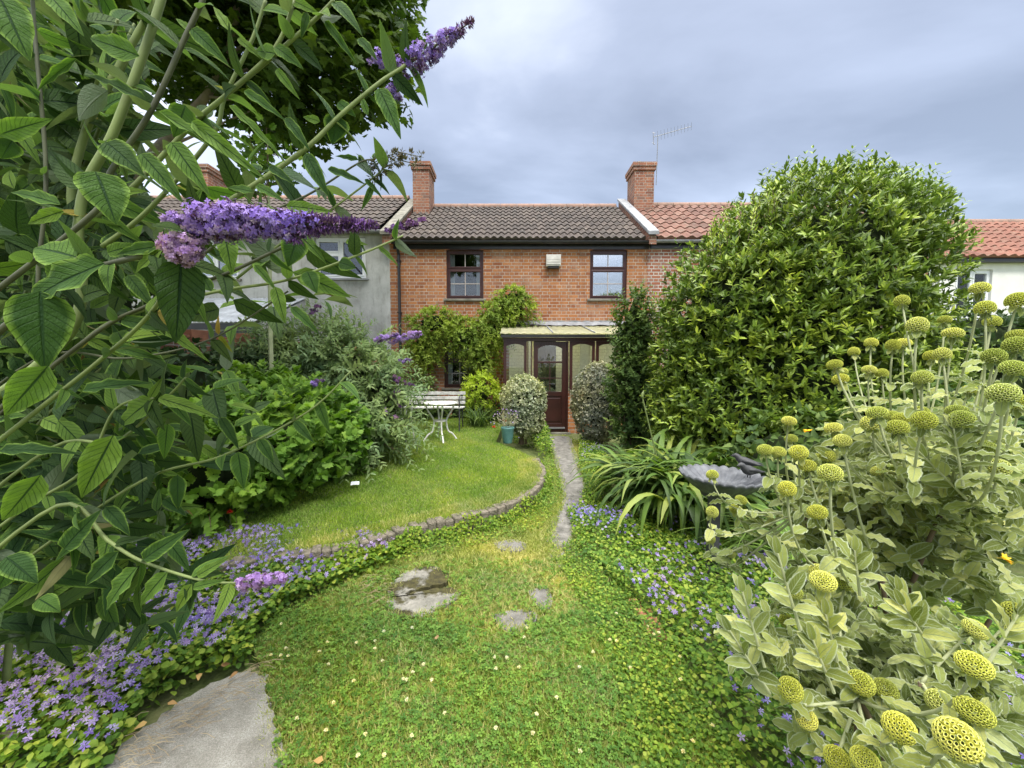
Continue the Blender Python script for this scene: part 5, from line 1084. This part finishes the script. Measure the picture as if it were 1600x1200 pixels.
for pts, d0, d1, r0, r1, mi in stems:
    x_, y_ = pts[0]; pts = ([(x_-190, y_+150)] if x_ < 160 else [(x_-70, y_+55)])+pts
    n_ = len(pts); ww_ = [P(x_, y_, d0+(d1-d0)*i/(n_-1)) for i, (x_, y_) in enumerate(pts)]; line = smoothline(ww_, 6)
    B().tube(line, [r0, r1], 8).mk('stem', stem_d if mi else stem_g, bu, smooth=True)
    for k_ in range(3, len(line)-1, 5):
        t = nrm(line[k_+1]-line[k_]); s1_ = nrm(np.cross(t, rnddir(1)[0]))
        for sg in (-1, 1): fill.append((line[k_], t*.5+s1_*sg-np.array([0, 0, .25]), random.uniform(.045, .085)))
# trunk stems from the ground up behind
b = B()
tops = []
for i in range(34):
    tip = P(random.uniform(-160, 240), random.uniform(-60, 620), random.uniform(.9, 1.7)); mid_ = (BASE+tip)/2+np.array([random.uniform(-.35, -.1), random.uniform(0, .3), random.uniform(.2, .5)])
    line = bez(BASE+[random.uniform(-.12, .12), random.uniform(-.12, .12), 0], mid_, tip, 14); b.tube(line, [.014, .003], 7); tops.append(line)
b.mk('stem', stem_g, bu, smooth=True)
for line in tops:
    for k_ in range(4, 14):
        for rep in range(2):
            t = nrm(line[min(k_+1, 13)]-line[k_-1]); s1_ = nrm(np.cross(t, rnddir(1)[0]))
            for sg in (-1, 1): fill.append((line[k_]+rnddir(1)[0]*.06, t*.6+s1_*sg-np.array([0, 0, .3]), random.uniform(.07, .15)))
# volume fill of side shoots
regs = [((-60, 230), (300, 620), (.85, 1.6), 170), ((-60, 260), (600, 900), (.85, 1.5), 190), ((-60, 190), (-30, 300), (.85, 1.6), 190), ((200, 400), (570, 720), (1.0, 2.0), 35), ((100, 300), (850, 980), (1.1, 1.4), 40), ((-60, 120), (850, 1010), (.9, 1.3), 60), ((250, 520), (250, 520), (.85, 1.2), 26)]
for (xa, xb), (ya, yb), (da, db), cnt in regs:
    for i in range(cnt):
        p = P(random.uniform(xa, xb), random.uniform(ya, yb), random.uniform(da, db)); t = nrm(np.array([random.uniform(-.2, 1), random.uniform(-.5, .5), random.uniform(-.2, .9)])); s1_ = nrm(np.cross(t, rnddir(1)[0]))
        for sg in (-1, 1): fill.append((p, t*.5+s1_*sg-np.array([0, 0, .3]), random.uniform(.07, .15)))
fp_ = np.array([q[0] for q in fill]); fd_ = np.array([q[1] for q in fill]); fs_ = np.array([q[2] for q in fill]); m = len(fp_)
T_BUDM = leaf(7, lambda t: .15*(math.sin(math.pi*t**.62))**.85*(1-.25*t)+.002 if 0 < t < 1 else .004, .28, .25, (-1, 0, 1))
hparts.append(inst(T_BUDM, fp_, fd_, nrm(rng.normal(size=(m, 3))*.5+[.1, -.6, .7]), fs_, rng.uniform(.8, 1.15, m)))
hparts[-1] = inst(T_BUDM, fp_[::2], fd_[::2], nrm(rng.normal(size=(len(fp_[::2]), 3))*.5+[.1, -.6, .7]), fs_[::2], 1.1); hparts.append((*inst(T_BUDM, fp_[1::2], fd_[1::2], nrm(rng.normal(size=(len(fp_[1::2]), 3))*.6+[.1, -.6, .6]), fs_[1::2]*1.1, 1.25), 1)); yy_ = rng.random(m) < .03; hparts.append((*inst(T_BUDM, fp_[yy_]+.01, fd_[yy_]-[0, 0, .4], nrm(rng.normal(size=(yy_.sum(), 3))+[.1, -.6, .4]), fs_[yy_]*.8, .8), 2))  # every other fill leaf takes the dark colour, painting in shaded gaps
mkleaf('foliage', hparts, [lf_bud, lf_budd, lf_budy], bu)
def spike(parent, p0, p1, rad, n, mats=(pet_p, pet_bud), size=.0048, taper=.9, droop=0, budfrom=.62, lumpy=.25, tubes=True, label=None):
    p0, p1 = np.array(p0, float), np.array(p1, float); L_ = np.linalg.norm(p1-p0); t = rng.random(n)**1.15; ax = nrm(p1-p0)
    r0_ = rad*np.clip(np.minimum(1, .45+t*6)*(1-taper*t)**.85, .06, 1); ring = np.floor(t*26)/26
    nc = max(8, n//11); tcy = rng.random(nc)**1.1; qc = rnddir(nc); rac = nrm(qc-(qc@ax)[:, None]*ax); rj = rng.uniform(.62, 1.12, nc); cs_ = rad*.26
    ix = rng.integers(0, nc, n); t = np.clip(tcy[ix]+rng.normal(size=n)*.008, 0, 1); ra = rac[ix]; r0_ = rad*np.clip(np.minimum(1, .45+t*6)*(1-taper*t)**.85, .06, 1); r_ = r0_*rj[ix]
    off = rng.normal(size=(n, 3))*(cs_*(.3+.7*r0_/rad))[:, None]*.62
    pos = p0+(p1-p0)*t[:, None]+ra*r_[:, None]+off-np.array([0, 0, 1])*(droop*t*t)[:, None]; nn = nrm(ra+off/cs_*.8+rng.normal(size=(n, 3))*.25+ax*.2)
    isb = rng.random(n) < np.clip((t-budfrom)*3.5, .04, 1)
    f = inst(T_FLORET, pos[~isb], np.cross(nn[~isb], rnddir((~isb).sum())), nn[~isb], size*rng.uniform(.8, 1.25, (~isb).sum()))
    g = inst(T_DIA, pos[isb]-ra[isb]*size, nn[isb], rnddir(isb.sum()), size*1.9, .9)
    k_ = inst(T_DIA, (pos-ra*(r_*.55)[:, None]), ra, rnddir(n), r_*.55+size*.2, .45)
    o = mkleaf('flower_spike', [f, (*g, 1), (*k_, 1)], list(mats), parent, smooth=False)
    B().tube([p0-ax*rad*.4, p0+(p1-p0)*.6-[0, 0, droop*.36], p1-[0, 0, droop]], [rad*.12, rad*.03], 6).mk('stalk', stem_d, o)
    if label: o['label'] = label
    return o
D = .62
spike(bu, P(300, 346, D), P(590, 356, D), .030, 3600, budfrom=.42, label='longest flower spike, lying across the view', taper=.97, droop=-.004)
spike(bu, P(330, 345, D-.01), P(400, 338, D), .018, 600, taper=.3, budfrom=.9); spike(bu, P(252, 340, D), P(300, 345, D), .012, 300, taper=.2, budfrom=.9)
spike(bu, P(283, 372, D-.02), P(285, 410, D-.02), .022, 700, mats=(pet_pk, pet_bud), taper=.25, budfrom=1.2, label='short round mauve flower cluster over the dark hanging leaf')
spike(bu, P(420, 352, D), P(470, 372, D), .015, 420, taper=.5, budfrom=.5)
spike(bu, P(640, 98, .82), P(738, 33, .82), .026, 900, budfrom=.55, size=.0045, label='topmost flower spike against the sky'); spike(bu, P(625, 110, .82), P(645, 92, .82), .018, 120, taper=.3)
spike(bu, P(580, 85, .83), P(598, 100, .83), .014, 150, taper=.3, budfrom=1.2); spike(bu, P(603, 140, .83), P(622, 158, .83), .013, 160, taper=.3, budfrom=1.2)
spike(bu, P(374, 910, .75), P(450, 902, .75), .017, 520, mats=(pet_pk, pet_bud), label='low mauve spike drooping over the bellflowers', taper=.6, budfrom=.8)
for (pts, d_) in (([(575, 285), (600, 262), (625, 250), (655, 258)], .87), ([(572, 262), (600, 245), (625, 238), (662, 246)], .87)):
    for (a, c_) in zip(pts[:-1], pts[1:]): spike(bu, P(*a, d_), P(*c_, d_), .011, 70, mats=(pet_dry, pet_dry), size=.005, taper=.2, budfrom=-1, lumpy=.6)
# distant spikes on the lilac bush
lb = [o for o in C.objects if o.name == 'lilac_bush'][0]
for (x0, y0, x1, y1, d_, r_, n_, mm) in ((585, 530, 612, 528, 4.9, .05, 160, pet_pk), (600, 530, 660, 522, 4.9, .065, 420, pet_pk), (555, 712, 562, 694, 4.6, .05, 160, pet_p), (490, 600, 505, 592, 3.9, .035, 90, pet_p), (486, 488, 500, 476, 5.3, .055, 110, pet_bud), (604, 360, 668, 342, 3.4, .035, 240, pet_bud), (622, 566, 640, 562, 5.0, .03, 60, pet_p), (612, 590, 645, 602, 5.0, .045, 110, pet_bud), (618, 608, 626, 640, 5.0, .05, 120, pet_bud), (600, 640, 622, 655, 4.9, .03, 60, pet_pk)):
    spike(lb, P(x0, y0, d_), P(x1, y1, d_), r_, n_, mats=(mm, pet_bud), size=.02, budfrom=.8, taper=.6)

# ------------------------------------------------------------------ phlomis
def cuphead():
    V = []; F = []; Mi = []; U = []; n = 120; ga = math.pi*(3-5**.5)
    for i in range(n):
        z_ = 1-(i+.5)/n*1.55; rr2 = math.sqrt(max(0, 1-z_*z_)); a = ga*i; d = nrm(np.array([rr2*math.cos(a), rr2*math.sin(a), z_*.95])); c = np.array([d[0]*.82, d[1]*.82, d[2]*.60])
        s1_ = nrm(np.cross(d, [0.3, .2, 1])); s2_ = np.cross(d, s1_); k = len(V)
        for (r_, h) in ((.05, -.28), (.098, .08), (.112, .15), (.075, .13), (.04, -.04)):
            for j in range(6):
                t = j*math.pi/3; V.append(c+d*h+(s1_*math.cos(t)+s2_*math.sin(t))*r_*(1+.12*math.sin(j*2.1+i))); U.append((i*.013 % 1, .5))
        for q_ in range(4):
            for j in range(6): F.append((k+q_*6+j, k+q_*6+(j+1) % 6, k+(q_+1)*6+(j+1) % 6, k+(q_+1)*6+j)); Mi.append(1 if q_ == 3 else 0)
        F.append(tuple(k+24+j for j in range(6))); Mi.append(1)
    return np.array(V), F, Mi
HV, HF, HM = cuphead()
heads1 = [(1531, 451, 26), (1539, 482, 27), (1550, 503, 24), (1409, 471, 22), (1433, 509, 30), (1361, 536, 18), (1334, 550, 16), (1304, 570, 25), (1316, 581, 18), (1313, 593, 22), (1395, 540, 22), (1412, 536, 20), (1476, 500, 20), (1489, 521, 26), (1590, 471, 28), (1591, 525, 28), (1588, 540, 34), (1455, 557, 22), (1472, 554, 26), (1553, 557, 34), (1584, 576, 36), (1358, 578, 20), (1378, 584, 20), (1441, 590, 30), (1516, 609, 22), (1567, 615, 38), (1592, 629, 30), (1370, 645, 30), (1394, 651, 24), (1408, 654, 26), (1436, 645, 28), (1444, 657, 34), (1495, 642, 30), (1503, 656, 32), (1361, 662, 28), (1402, 668, 30), (1302, 669, 26), (1316, 689, 28), (1334, 690, 20), (1195, 703, 22), (1216, 706, 22), (1233, 658, 22), (1236, 686, 20), (1248, 707, 26), (1262, 728, 26), (1273, 715, 16), (1292, 712, 22), (1297, 739, 36), (1230, 764, 30), (1372, 736, 24), (1486, 762, 24), (1537, 700, 32), (1559, 731, 30), (1522, 785, 24), (1113, 742, 18), (1113, 800, 20), (1110, 842, 18), (1142, 865, 18), (1148, 795, 18), (1158, 781, 18), (1277, 800, 32), (1280, 895, 28)]
heads2 = [(1286, 908, 38), (1322, 912, 30), (1240, 925, 30), (1229, 970, 24), (1235, 1077, 40), (1260, 1123, 38), (1345, 1067, 38), (1384, 1077, 38), (1335, 1023, 28), (1328, 1133, 30), (1405, 1137, 50), (1308, 1186, 42), (1352, 1188, 46), (1475, 1077, 34), (1513, 1077, 36), (1470, 1098, 40), (1522, 1112, 52), (1496, 1155, 60), (1522, 1039, 50), (1524, 983, 38), (1445, 1127, 30), (1585, 958, 34), (1592, 990, 36)]
def phlomis(name, label, heads, base, hub, hubr, nleaf, lsize, cells, tiltb=0.0):
    th = thing(name, label, 'shrub', base); base = np.array(base); hub = np.array(hub); proto = None; lf = []; stemb = B(); wood = B(); hubs = []
    for i in range(9):
        q = hub+rnddir(1)[0]*hubr*.75; hubs.append(q); wood.tube(bez(base+[random.uniform(-.05, .05), random.uniform(-.05, .05), 0], (base+q)/2+rnddir(1)[0]*.08, q, 7), [.012, .006], 7)
    hm_ = bpy.data.meshes.new('flower_head')
    for i, (x_, y_, w_) in enumerate(heads):
        d_ = FPX*.056/w_; d_ = .62+(d_-.62)*.8 if d_ > .62 else max(d_, .5); p = P(x_, y_, d_); s_ = w_*random.uniform(.86, 1.06)/FPX*d_/2
        hq = hubs[int(np.argmin([np.linalg.norm(h-p)+random.random()*.15 for h in hubs]))]
        upd = nrm((p-hq)*[.45, .45, 1]+rnddir(1)[0]*.11+[0, -.12 if tiltb else 0, .35]) if p[2] > hq[2] else nrm(np.array([random.uniform(-.5, .2), -.3, 1]))
        a1 = nrm(np.cross(upd, [0, 1, .1])); a2 = np.cross(upd, a1)
        W = p+s_*(HV[:, 0, None]*a1+HV[:, 1, None]*a2+HV[:, 2, None]*upd*random.uniform(.9, 1.35))
        o = mk('flower_head', W, HF, [calyx, calyx_in], th, rnd=np.full(len(W), random.random()), midx=HM, smooth=False)
        pts = bez(p-upd*s_*.4, p-upd*np.linalg.norm(p-hq)*.6, hq, 10)
        B().tube(pts, [.0028, .0042], 6).mk('flower_stem', stem_pale, th, smooth=True)
        nb = 5
        for j in range(nb):
            a = 2*math.pi*j/nb+random.random(); rd = a1*math.cos(a)+a2*math.sin(a); lf.append((p-upd*s_*.45, rd*.9-upd*random.uniform(.3, 1.1), upd+rd*.5, s_*random.uniform(1.0, 1.5), 1.15))
        for kx in (2, 3, 5, 6, 7):
            rd = nrm(a1*random.uniform(-1, 1)+a2*random.uniform(-1, 1))
            for sg in (-1, 1): lf.append((pts[kx], rd*sg+np.array([0, 0, .1]), np.array([0, -.4, 1]), lsize*random.uniform(.6, 1), 1.0))
    for (cx_, cy_, cz_, r_, cnt) in cells:
        for i in range(cnt):
            q = np.array([cx_*(1+.12/cy_), cy_+.22, cz_-.14])+rnddir(1)[0]*np.array(r_)*random.random()**.4; sd = nrm(rnddir(1)[0]*.7+[0, -.2, .8]); rd = nrm(np.cross(sd, rnddir(1)[0]))
            n2 = nrm(np.cross(sd, rd))
            for v_ in (rd, -rd, n2, -n2): lf.append((q+rnddir(1)[0]*.008, sd*random.uniform(.1, 1.0)+v_, sd+[0, -.3, 0], lsize*random.uniform(.6, 1.15), random.uniform(.8, 1.1)))
    lp, ld, ln_, ls, lw = (np.array(z) for z in zip(*lf))
    mkleaf('foliage', [inst(leaf(7, lambda t: .235*math.sqrt(max(0, math.sin(math.pi*t**.8)))+.004, .2, .3, (-1, -.5, 0, .5, 1), .25), lp, ld, ln_, ls, lw)], [lf_phl], th)
    wood.mk('branch', bark_d, th, smooth=True); return th
pc = P(1420, 850, 1.25)
ph1 = phlomis('jerusalem_sage', 'tall Jerusalem sage with many pale yellow flower heads beside the birdbath', heads1, (1.5, 1.55, 0), (pc[0]+.12, 1.4, .85), .38, 1, .075,
    [(*P(1440, 790, 1.25), (.36, .25, .22), 170), (*P(1450, 690, 1.35), (.4, .2, .18), 110), (*P(1550, 630, 1.3), (.2, .2, .15), 60), (*P(1340, 770, 1.35), (.2, .2, .16), 60), (*P(1500, 700, 1.1), (.28, .2, .22), 75), (*P(1560, 850, 1.1), (.25, .2, .22), 80), (*P(1400, 880, 1.5), (.45, .3, .25), 110)])
pc = P(1440, 1130, .78)
ph2 = phlomis('jerusalem_sage', 'nearer Jerusalem sage filling the bottom right corner with yellow heads', heads2, (1.0, .9, 0), (pc[0]+.05, .8, .62), .22, 1, .056,
    [(*P(1400, 1080, .82), (.24, .14, .10), 120), (*P(1230, 1030, .9), (.10, .1, .09), 30), (*P(1520, 1060, .75), (.18, .14, .12), 90), (*P(1330, 960, 1.0), (.16, .12, .08), 34), (*P(1560, 1180, .68), (.2, .12, .1), 80), (*P(1330, 1150, .8), (.12, .1, .08), 34)], 1)
# upright silvery shoots
for (x_, y_, d_, par) in ((1262, 668, 1.25, ph1), (1570, 868, .9, ph1), (1498, 690, 1.1, ph1)):
    c = P(x_, y_+6, d_); v = flowerhead('x', c, .015, pet_y, 14); mkleaf('yellow_bloom', [v], [pet_y], par)
for i, (xb_, yb_, xt, yt, d_) in enumerate(((1240, 950, 1215, 865, .8), (1185, 1010, 1160, 925, .85), (1185, 1055, 1140, 985, .85), (1420, 970, 1405, 925, .85), (1440, 990, 1410, 945, .8), (1300, 1000, 1290, 960, .85), (1500, 730, 1490, 670, 1.0), (1490, 760, 1430, 700, 1.05), (1340, 900, 1335, 860, .95), (1560, 1010, 1590, 960, .7), (1290, 1050, 1270, 1000, .8))):
    p0, p1 = P(xb_, yb_, d_), P(xt, yt, d_); sd = nrm(p1-p0); q = []
    B().tube([p0-sd*.05, p0, p1], [.0035, .002], 6).mk('shoot', stem_pale, ph1 if yb_ < 1000 and xb_ > 1400 and d_ > .9 else ph2)
    for k_ in range(5):
        c = p0+(p1-p0)*(k_/4); rd = nrm(np.cross(sd, [0, 1, 0])) if k_ % 2 else nrm(np.cross(sd, [1, .3, 0]))
        for sg in (-1, 1): q.append((c, rd*sg*(1.0-.16*k_)+sd*(.5+.3*k_), sd-[0, .5, 0], .06*(1.1-k_*.1)))
    a_, b2, c2_, d2 = (np.array(z) for z in zip(*q)); mkleaf('shoot_foliage', [inst(leaf(7, lambda t: .20*math.sqrt(max(0, math.sin(math.pi*t**.85)))+.004, .25, .2, (-1, -.5, 0, .5, 1), .12), a_, b2, c2_, d2)], [lf_phl], ph2)
# sow thistle leaves, corner bellflower and log at the bottom left
g = G(150, 1060); rosette_plant('sow_thistle', g[0], g[1]+.05, 9, .22, 1.3, lf_bud2, 'pale blue green broad leaved weed among the bellflowers', 'weed', (.5, 1.2), .05, T=leaf(8, lambda t: .2+.06*math.sin(t*22), .15, .4, (-1, -.5, 0, .5, 1), .3))
a_ = G(-60, 1215, .05); c_ = G(62, 1140, .05); lg_ = B().tube(smoothline([a_, (a_+c_)/2+[0, 0, .03], c_], 5), [.035, .045, .03], 14); tag(lg_.mk('rotten_log', bark, smooth=True), 'short piece of log lying in the bottom left corner', 'log')
# small leafy filler behind bench, along the house foot
bd_ = GP([(560, 668), (640, 655), (790, 655), (800, 668), (640, 668), (600, 680)], LZ)
carpet('wall_foot_plants', 'low green plants along the foot of the cottage wall', [(x_, y_) for x_, y_ in [(-3.2, 8.3), (-.3, 8.3), (-.2, 9.5), (-3.2, 9.5)]], 3500, .06, .4, 0, one) if False else None
shrub('low_hedge', 'low row of green plants along the foot of the cottage wall', 'plants', [(-2.6, 9.1, .3, .5, .3, .4), (-1.8, 9.15, .3, .6, .25, .35), (-1.0, 9.1, .3, .6, .25, .4), (-.5, 8.7, .25, .4, .35, .35)], 4500, 4, .07, [lf_shrub], T=T_OV, seed=30, amp=.2)
